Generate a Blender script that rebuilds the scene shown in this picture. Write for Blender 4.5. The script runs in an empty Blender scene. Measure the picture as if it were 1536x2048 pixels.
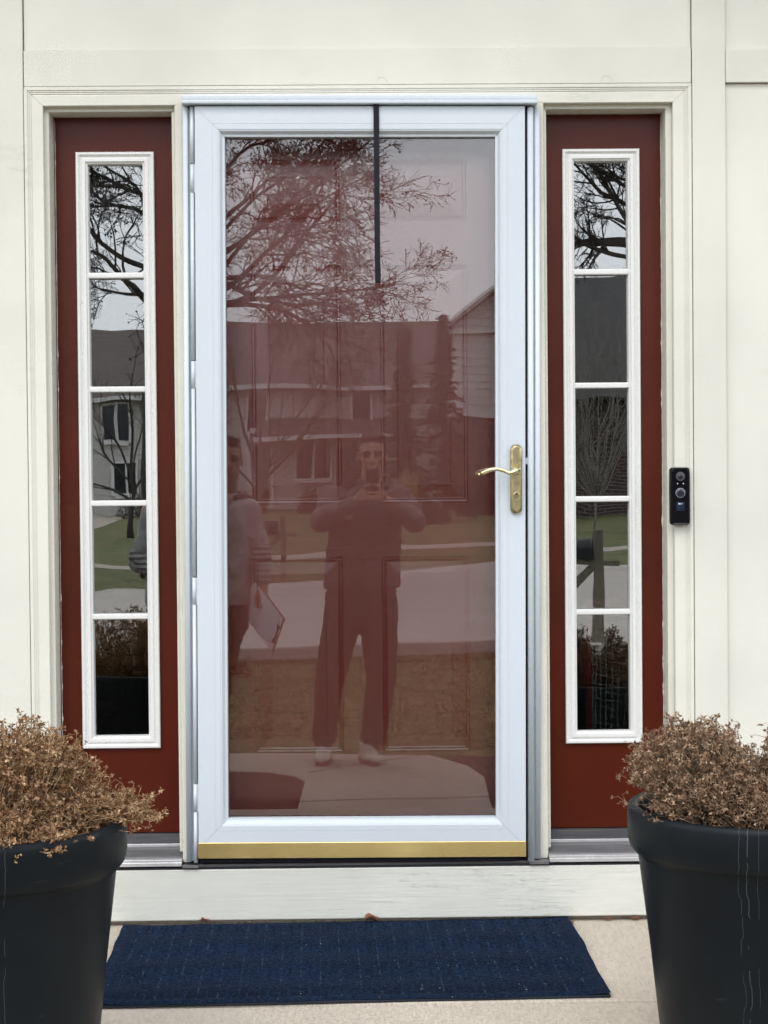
import bpy, bmesh, math, random
from mathutils import Vector, Matrix, noise
R = math.radians
PI = math.pi
C = bpy.context.scene.collection

# ------------------------------------------------------------------ camera
FPX = 3400.0
cam_d = bpy.data.cameras.new('camera')
cam = bpy.data.objects.new('camera', cam_d); C.objects.link(cam)
cam_d.sensor_fit = 'VERTICAL'; cam_d.sensor_height = 36.0
cam_d.lens = FPX / 2048.0 * 36.0
cam_d.clip_start = 0.05; cam_d.clip_end = 3000
yaw, pitch, roll = math.atan(41 / FPX), math.atan(72 / FPX), R(0.5)
f = Vector((math.sin(yaw) * math.cos(pitch), math.cos(yaw) * math.cos(pitch), -math.sin(pitch)))
r_ = Vector((math.cos(yaw), -math.sin(yaw), 0)); u_ = r_.cross(f)
r2 = r_ * math.cos(roll) - u_ * math.sin(roll); u2 = r_ * math.sin(roll) + u_ * math.cos(roll)
M = Matrix((r2, u2, -f)).transposed().to_4x4(); M.translation = Vector((0, -4.515, 1.6))
cam.matrix_world = M
bpy.context.scene.camera = cam

# ------------------------------------------------------------------ world: overcast daylight
SUN_EL, SUN_AZ = 48.0, 200.0      # behind the photographer, high, veiled by cloud
w = bpy.data.worlds.new("World"); bpy.context.scene.world = w; w.use_nodes = True
nt = w.node_tree; nt.nodes.clear()
wo = nt.nodes.new('ShaderNodeOutputWorld'); bg = nt.nodes.new('ShaderNodeBackground')
sky = nt.nodes.new('ShaderNodeTexSky'); sky.sky_type = 'NISHITA'; sky.sun_disc = False
sky.sun_elevation = R(SUN_EL); sky.sun_rotation = R(SUN_AZ); sky.air_density = 1.0; sky.dust_density = 4.0; sky.ozone_density = 1.0
tc = nt.nodes.new('ShaderNodeTexCoord'); nz = nt.nodes.new('ShaderNodeTexNoise')
nz.inputs['Scale'].default_value = 2.2; nz.inputs['Detail'].default_value = 5; nz.inputs['Roughness'].default_value = 0.5
nt.links.new(tc.outputs['Generated'], nz.inputs['Vector'])
cr = nt.nodes.new('ShaderNodeValToRGB')
cr.color_ramp.elements[0].position = 0.25; cr.color_ramp.elements[0].color = (13.2, 14.2, 15.8, 1)
cr.color_ramp.elements[1].position = 0.75; cr.color_ramp.elements[1].color = (17.4, 18.0, 19.0, 1)
nt.links.new(nz.outputs['Fac'], cr.inputs['Fac'])
mx = nt.nodes.new('ShaderNodeMix'); mx.data_type = 'RGBA'; mx.inputs['Factor'].default_value = 0.86
nt.links.new(sky.outputs[0], mx.inputs['A']); nt.links.new(cr.outputs[0], mx.inputs['B'])
nt.links.new(mx.outputs['Result'], bg.inputs['Color']); bg.inputs['Strength'].default_value = 0.12
nt.links.new(bg.outputs[0], wo.inputs['Surface'])
sd = bpy.data.lights.new('sun', 'SUN'); sd.energy = 0.8; sd.angle = R(25); sd.color = (1.0, 0.96, 0.9)
sun = bpy.data.objects.new('sun', sd); C.objects.link(sun)
az = R(SUN_AZ)
sdir = Vector((math.sin(az) * math.cos(R(SUN_EL)), math.cos(az) * math.cos(R(SUN_EL)), math.sin(R(SUN_EL))))
sun.rotation_euler = sdir.to_track_quat('Z', 'Y').to_euler(); sun.location = (0, -20, 30)
vs = bpy.context.scene.view_settings
vs.view_transform = 'Standard'; vs.look = 'None'; vs.gamma = 1.0; vs.use_curve_mapping = False; vs.exposure = 0.38
cy = bpy.context.scene.cycles
cy.use_denoising = True; cy.denoising_input_passes = 'RGB'; cy.sample_clamp_indirect = 6; cy.use_adaptive_sampling = False
cy.max_bounces = 10; cy.diffuse_bounces = 4; cy.glossy_bounces = 6; cy.transparent_max_bounces = 24
cy.transmission_bounces = 8; cy.caustics_reflective = False; cy.caustics_refractive = False

# ------------------------------------------------------------------ materials
MATS = {}
def new_mat(name):
    m = bpy.data.materials.new(name); m.use_nodes = True
    n = m.node_tree.nodes; l = m.node_tree.links
    b = n['Principled BSDF']
    MATS[name] = m
    return m, n, l, b
def L(l, a, b): l.new(a, b)
def tex(n, l, kind='Noise', scale=5.0, detail=4.0, rough=0.55, stretch=(1, 1, 1), dist=0.0):
    tcn = n.new('ShaderNodeTexCoord'); mp = n.new('ShaderNodeMapping'); mp.inputs['Scale'].default_value = stretch
    l.new(tcn.outputs['Object'], mp.inputs['Vector'])
    if kind == 'Noise':
        t = n.new('ShaderNodeTexNoise'); t.inputs['Detail'].default_value = detail; t.inputs['Roughness'].default_value = rough
        t.inputs['Distortion'].default_value = dist
    elif kind == 'Voronoi':
        t = n.new('ShaderNodeTexVoronoi')
    t.inputs['Scale'].default_value = scale
    l.new(mp.outputs[0], t.inputs['Vector'])
    return t
def ramp(n, l, src, p0, c0, p1, c1):
    r = n.new('ShaderNodeValToRGB')
    r.color_ramp.elements[0].position = p0; r.color_ramp.elements[0].color = (*c0, 1) if len(c0) == 3 else c0
    r.color_ramp.elements[1].position = p1; r.color_ramp.elements[1].color = (*c1, 1) if len(c1) == 3 else c1
    l.new(src, r.inputs['Fac']); return r
def mixc(n, l, fac, a, b, mode='MIX'):
    m = n.new('ShaderNodeMix'); m.data_type = 'RGBA'; m.blend_type = mode
    if isinstance(fac, (int, float)): m.inputs['Factor'].default_value = fac
    else: l.new(fac, m.inputs['Factor'])
    for k, v in (('A', a), ('B', b)):
        if isinstance(v, tuple): m.inputs[k].default_value = (*v, 1)
        else: l.new(v, m.inputs[k])
    return m.outputs['Result']
def mth(n, l, op, a, b=None, c=None):
    m = n.new('ShaderNodeMath'); m.operation = op
    for i, v in enumerate((a, b, c)):
        if v is None: continue
        if isinstance(v, (int, float)): m.inputs[i].default_value = v
        else: l.new(v, m.inputs[i])
    return m.outputs[0]
def bump(n, l, b, h, strength=0.3, dist=0.002):
    bp = n.new('ShaderNodeBump'); bp.inputs['Strength'].default_value = strength; bp.inputs['Distance'].default_value = dist
    l.new(h, bp.inputs['Height']); l.new(bp.outputs[0], b.inputs['Normal']); return bp

def simple(name, col, rough=0.6, var=0.12, scale=12, metallic=0.0, bstr=0.0, bscale=60, spec=0.5, stretch=(1, 1, 1), bdist=0.001):
    m, n, l, b = new_mat(name)
    t = tex(n, l, scale=scale, stretch=stretch)
    lo = tuple(c * (1 - var) for c in col); hi = tuple(min(1, c * (1 + var)) for c in col)
    r = ramp(n, l, t.outputs['Fac'], 0.3, lo, 0.7, hi)
    l.new(r.outputs[0], b.inputs['Base Color'])
    b.inputs['Roughness'].default_value = rough; b.inputs['Metallic'].default_value = metallic
    b.inputs['Specular IOR Level'].default_value = spec
    if bstr:
        t2 = tex(n, l, scale=bscale, detail=5, stretch=stretch); bump(n, l, b, t2.outputs['Fac'], bstr, bdist)
    return m

def paint(name, col, rough=0.5, crack=0.0, grain=(1, 1, 1), bstr=0.25, spec=0.4, dirt=0.12, crackdir='x'):
    """brushed exterior paint: soft mottling, faint grime, sparse hairline cracks"""
    m, n, l, b = new_mat(name)
    t = tex(n, l, scale=2.2, detail=6, rough=0.6)
    lo = tuple(c * (1 - dirt) for c in col)
    r = ramp(n, l, t.outputs['Fac'], 0.32, lo, 0.62, col)
    out = r.outputs[0]
    t3 = tex(n, l, scale=38, detail=3, rough=0.7)
    sp = ramp(n, l, t3.outputs['Fac'], 0.70, (0, 0, 0), 0.76, (1, 1, 1))
    out = mixc(n, l, mth(n, l, 'MULTIPLY', sp.outputs[0], 0.25), out, tuple(c * 0.72 for c in col))
    if crack:
        st = (1.2, 1.2, 16) if crackdir == 'x' else (16, 16, 1.2)
        t4 = tex(n, l, scale=3.2, detail=7, rough=0.62, stretch=st, dist=0.3)
        band = mth(n, l, 'ABSOLUTE', mth(n, l, 'SUBTRACT', t4.outputs['Fac'], 0.5))
        thin = ramp(n, l, band, 0.0, (1, 1, 1), 0.010, (0, 0, 0))
        t5 = tex(n, l, scale=3.1, detail=3)
        msk = ramp(n, l, t5.outputs['Fac'], 0.60 - crack * 0.12, (0, 0, 0), 0.70 - crack * 0.08, (1, 1, 1))
        fac = mth(n, l, 'MULTIPLY', thin.outputs[0], msk.outputs[0])
        out = mixc(n, l, mth(n, l, 'MULTIPLY', fac, 0.75), out, tuple(c * 0.42 for c in col))
    l.new(out, b.inputs['Base Color'])
    b.inputs['Roughness'].default_value = rough; b.inputs['Specular IOR Level'].default_value = spec
    t2 = tex(n, l, scale=26, detail=6, rough=0.65, stretch=grain)
    if bstr: bump(n, l, b, t2.outputs['Fac'], bstr, 0.0015)
    return m

paint('cream_paint', (0.675, 0.660, 0.585), 0.55, 0.0, (1, 1, 1), 0.22)
paint('cream_board', (0.650, 0.636, 0.562), 0.55, 0.1, (0.5, 1, 6), 0.2)
paint('cream_trim', (0.665, 0.650, 0.570), 0.42, 0.45, (0.6, 1, 3), 0.25)
paint('cream_post', (0.640, 0.625, 0.540), 0.45, 1.0, (6, 6, 0.5), 0.3, crackdir='z')
paint('kick_board_paint', (0.640, 0.640, 0.580), 0.5, 1.25, (0.3, 1, 7), 0.6, dirt=0.16)
paint('white_moulding', (0.700, 0.700, 0.680), 0.35, 0.0, (1, 1, 1), 0.0, dirt=0.06)
paint('white_metal', (0.545, 0.590, 0.630), 0.33, 0.0, (1, 1, 1), 0.05, 0.5, dirt=0.035)
paint('grey_metal', (0.40, 0.42, 0.46), 0.35, 0.0, (1, 1, 1), 0.05, 0.5, dirt=0.06)
paint('red_paint', (0.082, 0.0120, 0.0045), 0.30, 0.0, (2.5, 2.5, 0.5), 0.7, 0.22, dirt=0.30)
paint('red_door_paint', (0.370, 0.056, 0.040), 0.27, 0.0, (1.5, 1.5, 0.6), 0.0, 0.9, dirt=0.10)
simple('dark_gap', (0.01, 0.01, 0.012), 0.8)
simple('sill_metal', (0.15, 0.145, 0.15), 0.5, 0.25, 14, 0.3, 0.15, 60, stretch=(0.4, 6, 6))
simple('sill_dark', (0.075, 0.072, 0.078), 0.55, 0.3, 14, 0.2, 0.15, 60, stretch=(0.4, 6, 6))
simple('sill_bright', (0.68, 0.68, 0.69), 0.3, 0.12, 20, 0.6)
simple('black_metal', (0.010, 0.010, 0.015), 0.45, 0.2, 20, spec=0.15)
simple('black_plastic', (0.003, 0.003, 0.005), 0.16, 0.1, 20, spec=0.18)
simple('lens_glass', (0.02, 0.02, 0.03), 0.05, 0.1, 20)
simple('lens_ring', (0.055, 0.052, 0.06), 0.3, 0.1, 20)
simple('ring_grey', (0.22, 0.24, 0.30), 0.35, 0.1, 20)
simple('led_white', (0.6, 0.52, 0.5), 0.3, 0.1, 20)
simple('display_blue', (0.012, 0.020, 0.042), 0.12, 0.3, 60, spec=0.3)
simple('display_glint', (0.55, 0.6, 0.72), 0.3, 0.1, 60)
simple('navy_text', (0.1, 0.1, 0.14), 0.4)
simple('dull_brass', (0.20, 0.18, 0.12), 0.45, 0.2, 30, 1.0)
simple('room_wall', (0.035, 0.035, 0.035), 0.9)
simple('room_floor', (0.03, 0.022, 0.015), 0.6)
simple('net_cord', (0.85, 0.87, 0.85), 0.6)
simple('goal_red', (0.55, 0.03, 0.035), 0.5)
simple('goal_cloth', (0.16, 0.005, 0.012), 0.8)
simple('bark_dark', (0.055, 0.045, 0.038), 0.9, 0.35, 9, bstr=0.6, bscale=14, bdist=0.02)
simple('added_woods_bark', (0.10, 0.085, 0.075), 0.95, 0.4, 0.3)
simple('bark_grey', (0.22, 0.20, 0.18), 0.9, 0.3, 9)
simple('bark_brown', (0.11, 0.075, 0.05), 0.9, 0.3, 9)
simple('seed_dark', (0.03, 0.022, 0.018), 0.9)
simple('spruce_needles', (0.022, 0.038, 0.024), 0.8, 0.5, 3)
simple('shrub_leaf', (0.055, 0.042, 0.028), 0.8, 0.5, 5)
simple('shrub_red', (0.14, 0.05, 0.04), 0.8, 0.5, 5)
simple('dry_grass_blade', (0.48, 0.38, 0.2), 0.8, 0.3, 5)
simple('mailbox_black', (0.012, 0.013, 0.016), 0.35)
simple('mailbox_white', (0.6, 0.6, 0.58), 0.4)
simple('weathered_wood', (0.17, 0.15, 0.11), 0.85, 0.3, 8, stretch=(1, 1, 0.2), bstr=0.4, bscale=20)
simple('window_dark', (0.02, 0.022, 0.026), 0.1)
simple('trim_white', (0.66, 0.66, 0.65), 0.5)
simple('shutter_dark', (0.05, 0.04, 0.045), 0.6)
simple('pale_siding_trim', (0.5, 0.5, 0.48), 0.6)
simple('soil', (0.02, 0.014, 0.01), 0.95, 0.5, 30, bstr=0.8, bscale=60, bdist=0.01)
simple('dry_leaf', (0.22, 0.095, 0.045), 0.75, 0.35, 40, bstr=0.4, bscale=80)
# people
simple('skin', (0.44, 0.26, 0.19), 0.5, 0.1, 20)
simple('skin_fair', (0.34, 0.20, 0.15), 0.5, 0.1, 20)
simple('hair_dark', (0.018, 0.012, 0.009), 0.6, 0.4, 60, bstr=0.6, bscale=120, bdist=0.004)
simple('jacket_dark', (0.055, 0.052, 0.055), 0.75, 0.25, 7, bstr=0.5, bscale=9, bdist=0.02)
simple('jacket_sleeve', (0.16, 0.12, 0.12), 0.75, 0.3, 7, bstr=0.6, bscale=9, bdist=0.02)
simple('zip_dark', (0.01, 0.01, 0.01), 0.5)
simple('label_white', (0.7, 0.68, 0.62), 0.6)
simple('trousers_dark', (0.016, 0.015, 0.018), 0.85, 0.3, 6, bstr=0.5, bscale=8, bdist=0.02)
simple('fleece_grey', (0.33, 0.33, 0.33), 0.95, 0.3, 10, bstr=0.8, bscale=10, bdist=0.03)
simple('collar_pink', (0.45, 0.32, 0.32), 0.8, 0.2, 10)
simple('collar_dark', (0.05, 0.035, 0.03), 0.8)
simple('shoe_leather', (0.62, 0.59, 0.50), 0.6, 0.1, 30)
simple('shoe_grey', (0.33, 0.31, 0.33), 0.7, 0.1, 30)
simple('shoe_sole', (0.22, 0.12, 0.11), 0.7, 0.1, 30)
simple('lace', (0.7, 0.68, 0.68), 0.7)
simple('eye_shade', (0.09, 0.05, 0.04), 0.5)
simple('paper', (0.86, 0.86, 0.90), 0.7, 0.05, 30)
simple('hardboard', (0.34, 0.22, 0.12), 0.6)
simple('chrome', (0.7, 0.7, 0.7), 0.25, 0.05, 30, 1.0)
simple('phone_body', (0.012, 0.012, 0.016), 0.25)

m, n, l, b = new_mat('striped_knit')
t = tex(n, l, scale=40, detail=2)
tcn = n.new('ShaderNodeTexCoord'); sx = n.new('ShaderNodeSeparateXYZ'); l.new(tcn.outputs['Object'], sx.inputs[0])
wv = mth(n, l, 'SINE', mth(n, l, 'ADD', mth(n, l, 'MULTIPLY', sx.outputs['Z'], 230.0), mth(n, l, 'MULTIPLY', t.outputs['Fac'], 3.0)))
r = ramp(n, l, mth(n, l, 'MULTIPLY_ADD', wv, 0.5, 0.5), 0.35, (0.10, 0.09, 0.085), 0.65, (0.30, 0.29, 0.28))
l.new(r.outputs[0], b.inputs['Base Color']); b.inputs['Roughness'].default_value = 0.95

# brass kick plate: brushed vertically, reads as a blurred mirror of the walk
m, n, l, b = new_mat('gold_plate')
b.inputs['Base Color'].default_value = (0.90, 0.70, 0.30, 1); b.inputs['Metallic'].default_value = 1.0; b.inputs['Roughness'].default_value = 0.38
t = tex(n, l, scale=60, stretch=(1, 1, 14)); bump(n, l, b, t.outputs['Fac'], 0.12, 0.001)
rr = ramp(n, l, tex(n, l, scale=5, detail=5).outputs['Fac'], 0.3, (0.30,) * 3, 0.7, (0.46,) * 3)
l.new(rr.outputs[0], b.inputs['Roughness'])
m, n, l, b = new_mat('brass')
t = tex(n, l, scale=55, detail=6, rough=0.7)
r = ramp(n, l, t.outputs['Fac'], 0.40, (0.30, 0.25, 0.15), 0.62, (0.62, 0.50, 0.26))
l.new(r.outputs[0], b.inputs['Base Color']); b.inputs['Metallic'].default_value = 1.0
r2b = ramp(n, l, t.outputs['Fac'], 0.35, (0.42,) * 3, 0.7, (0.22,) * 3); l.new(r2b.outputs[0], b.inputs['Roughness'])
m, n, l, b = new_mat('polished_brass')
b.inputs['Base Color'].default_value = (0.86, 0.72, 0.42, 1); b.inputs['Metallic'].default_value = 1.0; b.inputs['Roughness'].default_value = 0.14

def glass(name, ior, wav, wavd, tint=(1, 1, 1), scale=2.5):
    m = bpy.data.materials.new(name); m.use_nodes = True; MATS[name] = m
    n = m.node_tree.nodes; l = m.node_tree.links; n.clear()
    o = n.new('ShaderNodeOutputMaterial'); mxs = n.new('ShaderNodeMixShader'); fr = n.new('ShaderNodeFresnel'); fr.inputs['IOR'].default_value = ior
    tr = n.new('ShaderNodeBsdfTransparent'); tr.inputs['Color'].default_value = (*tint, 1)
    gl = n.new('ShaderNodeBsdfGlossy'); gl.inputs['Roughness'].default_value = 0.0; gl.inputs['Color'].default_value = (1, 1, 1, 1)
    t = tex(n, l, scale=scale, detail=1.0, rough=0.4)
    bp = n.new('ShaderNodeBump'); bp.inputs['Strength'].default_value = wav; bp.inputs['Distance'].default_value = wavd
    l.new(t.outputs['Fac'], bp.inputs['Height']); l.new(bp.outputs[0], gl.inputs['Normal'])
    l.new(fr.outputs[0], mxs.inputs['Fac']); l.new(tr.outputs[0], mxs.inputs[1]); l.new(gl.outputs[0], mxs.inputs[2])
    l.new(mxs.outputs[0], o.inputs['Surface'])
    return m
glass('storm_glass', 1.70, 1.0, 0.0008, (0.97, 0.98, 0.97), 2.2)
glass('sidelight_glass', 2.35, 1.0, 0.00035, (0.9, 0.92, 0.9), 5.0)

# concrete
def concrete(name, col, speck=0.25, broom=True, stain=0.25):
    m, n, l, b = new_mat(name)
    t = tex(n, l, scale=1.6, detail=6, rough=0.6)
    r = ramp(n, l, t.outputs['Fac'], 0.3, tuple(c * (1 - stain) for c in col), 0.65, col)
    t2 = tex(n, l, scale=110, detail=4, rough=0.8)
    r2 = ramp(n, l, t2.outputs['Fac'], 0.38, tuple([1 - speck] * 3), 0.62, (1.06, 1.06, 1.06))
    out = mixc(n, l, 1.0, r.outputs[0], r2.outputs[0], 'MULTIPLY')
    t3 = tex(n, l, scale=30, detail=4, rough=0.6, stretch=(6, 0.9, 1))
    r3 = ramp(n, l, t3.outputs['Fac'], 0.32, (0.84,) * 3, 0.6, (1.03,) * 3)
    out = mixc(n, l, 1.0 if broom else 0.3, out, r3.outputs[0], 'MULTIPLY')
    l.new(out, b.inputs['Base Color']); b.inputs['Roughness'].default_value = 0.85; b.inputs['Specular IOR Level'].default_value = 0.3
    bump(n, l, b, mth(n, l, 'ADD', t3.outputs['Fac'], t2.outputs['Fac']), 0.35, 0.0015)
    return m
concrete('porch_concrete', (0.535, 0.470, 0.385), 0.20, True, 0.20)
concrete('walk_concrete', (0.46, 0.40, 0.33), 0.2, True, 0.15)
concrete('street_concrete', (0.50, 0.45, 0.40), 0.1, False, 0.2)

m, n, l, b = new_mat('lawn_grass')
t = tex(n, l, scale=0.9, detail=10, rough=0.75); t2 = tex(n, l, scale=14, detail=5, rough=0.7)
r = ramp(n, l, t.outputs['Fac'], 0.40, (0.075, 0.115, 0.028), 0.60, (0.21, 0.175, 0.07))
r2c = ramp(n, l, t2.outputs['Fac'], 0.35, (0.45,) * 3, 0.65, (1.2,) * 3)
l.new(mixc(n, l, 1.0, r.outputs[0], r2c.outputs[0], 'MULTIPLY'), b.inputs['Base Color']); b.inputs['Roughness'].default_value = 0.95
bump(n, l, b, t2.outputs['Fac'], 1.0, 0.04)
simple('mulch', (0.045, 0.022, 0.015), 0.95, 0.6, 25, bstr=1.0, bscale=35, bdist=0.03)

# plastic pot with mineral drip lines
m, n, l, b = new_mat('pot_plastic')
t = tex(n, l, scale=3.5, detail=5, rough=0.6)
r = ramp(n, l, t.outputs['Fac'], 0.35, (0.0045, 0.0065, 0.0085), 0.7, (0.0085, 0.0115, 0.014))
out = r.outputs[0]
tcn = n.new('ShaderNodeTexCoord'); sx = n.new('ShaderNodeSeparateXYZ'); l.new(tcn.outputs['Object'], sx.inputs[0])
wob = tex(n, l, scale=9, detail=5, stretch=(0.01, 0.01, 1.0))
ang = mth(n, l, 'ARCTAN2', sx.outputs['Y'], sx.outputs['X'])
brk = tex(n, l, scale=40, detail=3, stretch=(6, 6, 1))
patch = tex(n, l, scale=9, detail=2, stretch=(1, 1, 1))
for a0, wd, wa in ((-1.26, 0.0018, 0.14), (-1.31, 0.0014, 0.2), (-1.86, 0.0030, 0.16), (-1.92, 0.0016, 0.22), (-1.78, 0.0014, 0.1)):
    dd = mth(n, l, 'ABSOLUTE', mth(n, l, 'SUBTRACT', mth(n, l, 'ADD', ang, mth(n, l, 'MULTIPLY', mth(n, l, 'SUBTRACT', wob.outputs['Fac'], 0.5), wa)), a0))
    ln = mth(n, l, 'LESS_THAN', dd, wd)
    k = mth(n, l, 'GREATER_THAN', brk.outputs['Fac'], 0.34)
    p2 = mth(n, l, 'GREATER_THAN', patch.outputs['Fac'], 0.40)
    fac = mth(n, l, 'MULTIPLY', mth(n, l, 'MULTIPLY', ln, mth(n, l, 'MULTIPLY', k, p2)), 0.12)
    out = mixc(n, l, fac, out, (0.36, 0.42, 0.44))
sc_ = tex(n, l, scale=20, detail=4, stretch=(1, 1, 2.5))
out = mixc(n, l, mth(n, l, 'MULTIPLY', ramp(n, l, sc_.outputs['Fac'], 0.68, (0,) * 3, 0.8, (1,) * 3).outputs[0], 0.22), out, (0.10, 0.11, 0.11))
l.new(out, b.inputs['Base Color']); b.inputs['Roughness'].default_value = 0.42; b.inputs['Specular IOR Level'].default_value = 0.13
t9 = tex(n, l, scale=250, detail=2); bump(n, l, b, t9.outputs['Fac'], 0.15, 0.0006)

# ribbed navy door mat
m, n, l, b = new_mat('mat_fibre')
tcn = n.new('ShaderNodeTexCoord'); sx = n.new('ShaderNodeSeparateXYZ'); l.new(tcn.outputs['Object'], sx.inputs[0])
nzs = tex(n, l, scale=30, detail=3)
nof = mth(n, l, 'MULTIPLY', mth(n, l, 'SUBTRACT', nzs.outputs['Fac'], 0.5), 0.012)
colf = mth(n, l, 'MULTIPLY', mth(n, l, 'ADD', sx.outputs['X'], mth(n, l, 'MULTIPLY', nof, 0.3)), 1 / 0.047)
coli = mth(n, l, 'FLOOR', colf); colu = mth(n, l, 'FRACT', colf)
rowo = mth(n, l, 'MULTIPLY', mth(n, l, 'MODULO', coli, 2.0), 0.5)
rib = mth(n, l, 'SINE', mth(n, l, 'MULTIPLY', mth(n, l, 'ADD', mth(n, l, 'ADD', mth(n, l, 'MULTIPLY', sx.outputs['Y'], 1 / 0.0155), mth(n, l, 'MULTIPLY', nof, 30)), rowo), 2 * PI))
line = mth(n, l, 'LESS_THAN', mth(n, l, 'ABSOLUTE', mth(n, l, 'SUBTRACT', colu, 0.5)), 0.035)
inx = mth(n, l, 'LESS_THAN', mth(n, l, 'ABSOLUTE', sx.outputs['X']), 0.545)
iny = mth(n, l, 'LESS_THAN', mth(n, l, 'ABSOLUTE', sx.outputs['Y']), 0.315)
ins = mth(n, l, 'MULTIPLY', inx, iny)
fz = tex(n, l, scale=130, detail=4, rough=0.85)
base = ramp(n, l, fz.outputs['Fac'], 0.38, (0.0008, 0.0035, 0.014), 0.62, (0.0090, 0.0215, 0.047))
ribc = mth(n, l, 'MULTIPLY_ADD', mth(n, l, 'MULTIPLY', rib, ins), 0.34, 0.95)
cmb = n.new('ShaderNodeCombineXYZ'); [l.new(ribc, cmb.inputs[i]) for i in range(3)]
out = mixc(n, l, 1.0, base.outputs[0], cmb.outputs[0], 'MULTIPLY')
lbrk = tex(n, l, scale=45, detail=2)
lf = mth(n, l, 'MULTIPLY', mth(n, l, 'MULTIPLY', line, ins), ramp(n, l, lbrk.outputs['Fac'], 0.50, (0.02,) * 3, 0.68, (0.55,) * 3).outputs[0])
out = mixc(n, l, lf, out, (0.05, 0.07, 0.10))
lint = n.new('ShaderNodeTexVoronoi'); lint.inputs['Scale'].default_value = 34
mpv = n.new('ShaderNodeMapping'); mpv.inputs['Scale'].default_value = (1.8, 0.8, 1); l.new(tcn.outputs['Object'], mpv.inputs[0]); l.new(mpv.outputs[0], lint.inputs['Vector'])
lv = mth(n, l, 'LESS_THAN', lint.outputs['Distance'], 0.05)
lsel = n.new('ShaderNodeSeparateColor'); l.new(lint.outputs['Color'], lsel.inputs[0])
lv = mth(n, l, 'MULTIPLY', lv, mth(n, l, 'GREATER_THAN', lsel.outputs[0], 0.35))
out = mixc(n, l, mth(n, l, 'MULTIPLY', lv, 0.75), out, (0.42, 0.40, 0.34))
l.new(out, b.inputs['Base Color']); b.inputs['Roughness'].default_value = 0.95; b.inputs['Specular IOR Level'].default_value = 0.1
hh = mth(n, l, 'ADD', mth(n, l, 'MULTIPLY', mth(n, l, 'MULTIPLY', rib, ins), 0.6), fz.outputs['Fac'])
bump(n, l, b, hh, 0.6, 0.003)
simple('mat_rubber', (0.006, 0.010, 0.02), 0.8)

# dried plant: per-face random tone by object-space noise
def dried(name, c0, c1, c2):
    m, n, l, b = new_mat(name)
    t = tex(n, l, scale=70, detail=3, rough=0.7)
    r = n.new('ShaderNodeValToRGB'); e = r.color_ramp.elements
    e[0].position = 0.3; e[0].color = (*c0, 1); e[1].position = 0.72; e[1].color = (*c2, 1)
    k = e.new(0.5); k.color = (*c1, 1)
    l.new(t.outputs['Fac'], r.inputs['Fac']); l.new(r.outputs[0], b.inputs['Base Color']); b.inputs['Roughness'].default_value = 0.85
    b.inputs['Specular IOR Level'].default_value = 0.2
dried('dry_stem', (0.12, 0.058, 0.024), (0.30, 0.18, 0.088), (0.66, 0.50, 0.32))
dried('dry_flower', (0.070, 0.028, 0.013), (0.22, 0.120, 0.056), (0.66, 0.48, 0.29))
dried('dry_stem_grey', (0.09, 0.05, 0.03), (0.20, 0.13, 0.078), (0.54, 0.43, 0.30))
dried('dry_flower_mauve', (0.060, 0.027, 0.017), (0.20, 0.115, 0.066), (0.58, 0.43, 0.29))

dried('grass_blade', (0.06, 0.085, 0.022), (0.12, 0.13, 0.045), (0.30, 0.25, 0.12))

# roofs, siding, brick for the houses across the street
def striped(name, col, period, depth=0.35, axis='Z'):
    m, n, l, b = new_mat(name)
    tcn = n.new('ShaderNodeTexCoord'); sx = n.new('ShaderNodeSeparateXYZ'); l.new(tcn.outputs['Object'], sx.inputs[0])
    fr = mth(n, l, 'FRACT', mth(n, l, 'MULTIPLY', sx.outputs[axis], 1 / period))
    course_shade = ramp(n, l, fr, 0.05, (1 - depth,) * 3, 0.16, (1, 1, 1))  # dark line at each course paints the shadow of the lap
    t = tex(n, l, scale=1.2, detail=6)
    r = ramp(n, l, t.outputs['Fac'], 0.3, tuple(c * 0.85 for c in col), 0.7, col)
    l.new(mixc(n, l, 1.0, r.outputs[0], course_shade.outputs[0], 'MULTIPLY'), b.inputs['Base Color']); b.inputs['Roughness'].default_value = 0.8
    bump(n, l, b, fr, 0.5, 0.02)
striped('lap_siding', (0.60, 0.58, 0.55), 0.19, 0.4)
striped('pale_siding', (0.66, 0.66, 0.67), 0.30, 0.45)
striped('shingle_brown', (0.135, 0.108, 0.098), 0.22, 0.3)
striped('shingle_grey', (0.085, 0.08, 0.08), 0.22, 0.3)
m, n, l, b = new_mat('brick')
tcn = n.new('ShaderNodeTexCoord'); mp = n.new('ShaderNodeMapping'); mp.inputs['Rotation'].default_value = (R(90), 0, 0)
l.new(tcn.outputs['Object'], mp.inputs[0]); bk = n.new('ShaderNodeTexBrick'); l.new(mp.outputs[0], bk.inputs['Vector'])
bk.inputs['Color1'].default_value = (0.085, 0.048, 0.04, 1); bk.inputs['Color2'].default_value = (0.055, 0.035, 0.032, 1); bk.inputs['Mortar'].default_value = (0.16, 0.14, 0.13, 1)
bk.inputs['Scale'].default_value = 1.0; bk.inputs['Brick Width'].default_value = 0.42; bk.inputs['Row Height'].default_value = 0.14; bk.inputs['Mortar Size'].default_value = 0.02
l.new(bk.outputs[0], b.inputs['Base Color']); b.inputs['Roughness'].default_value = 0.85

def mat(k): return MATS[k]

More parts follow.
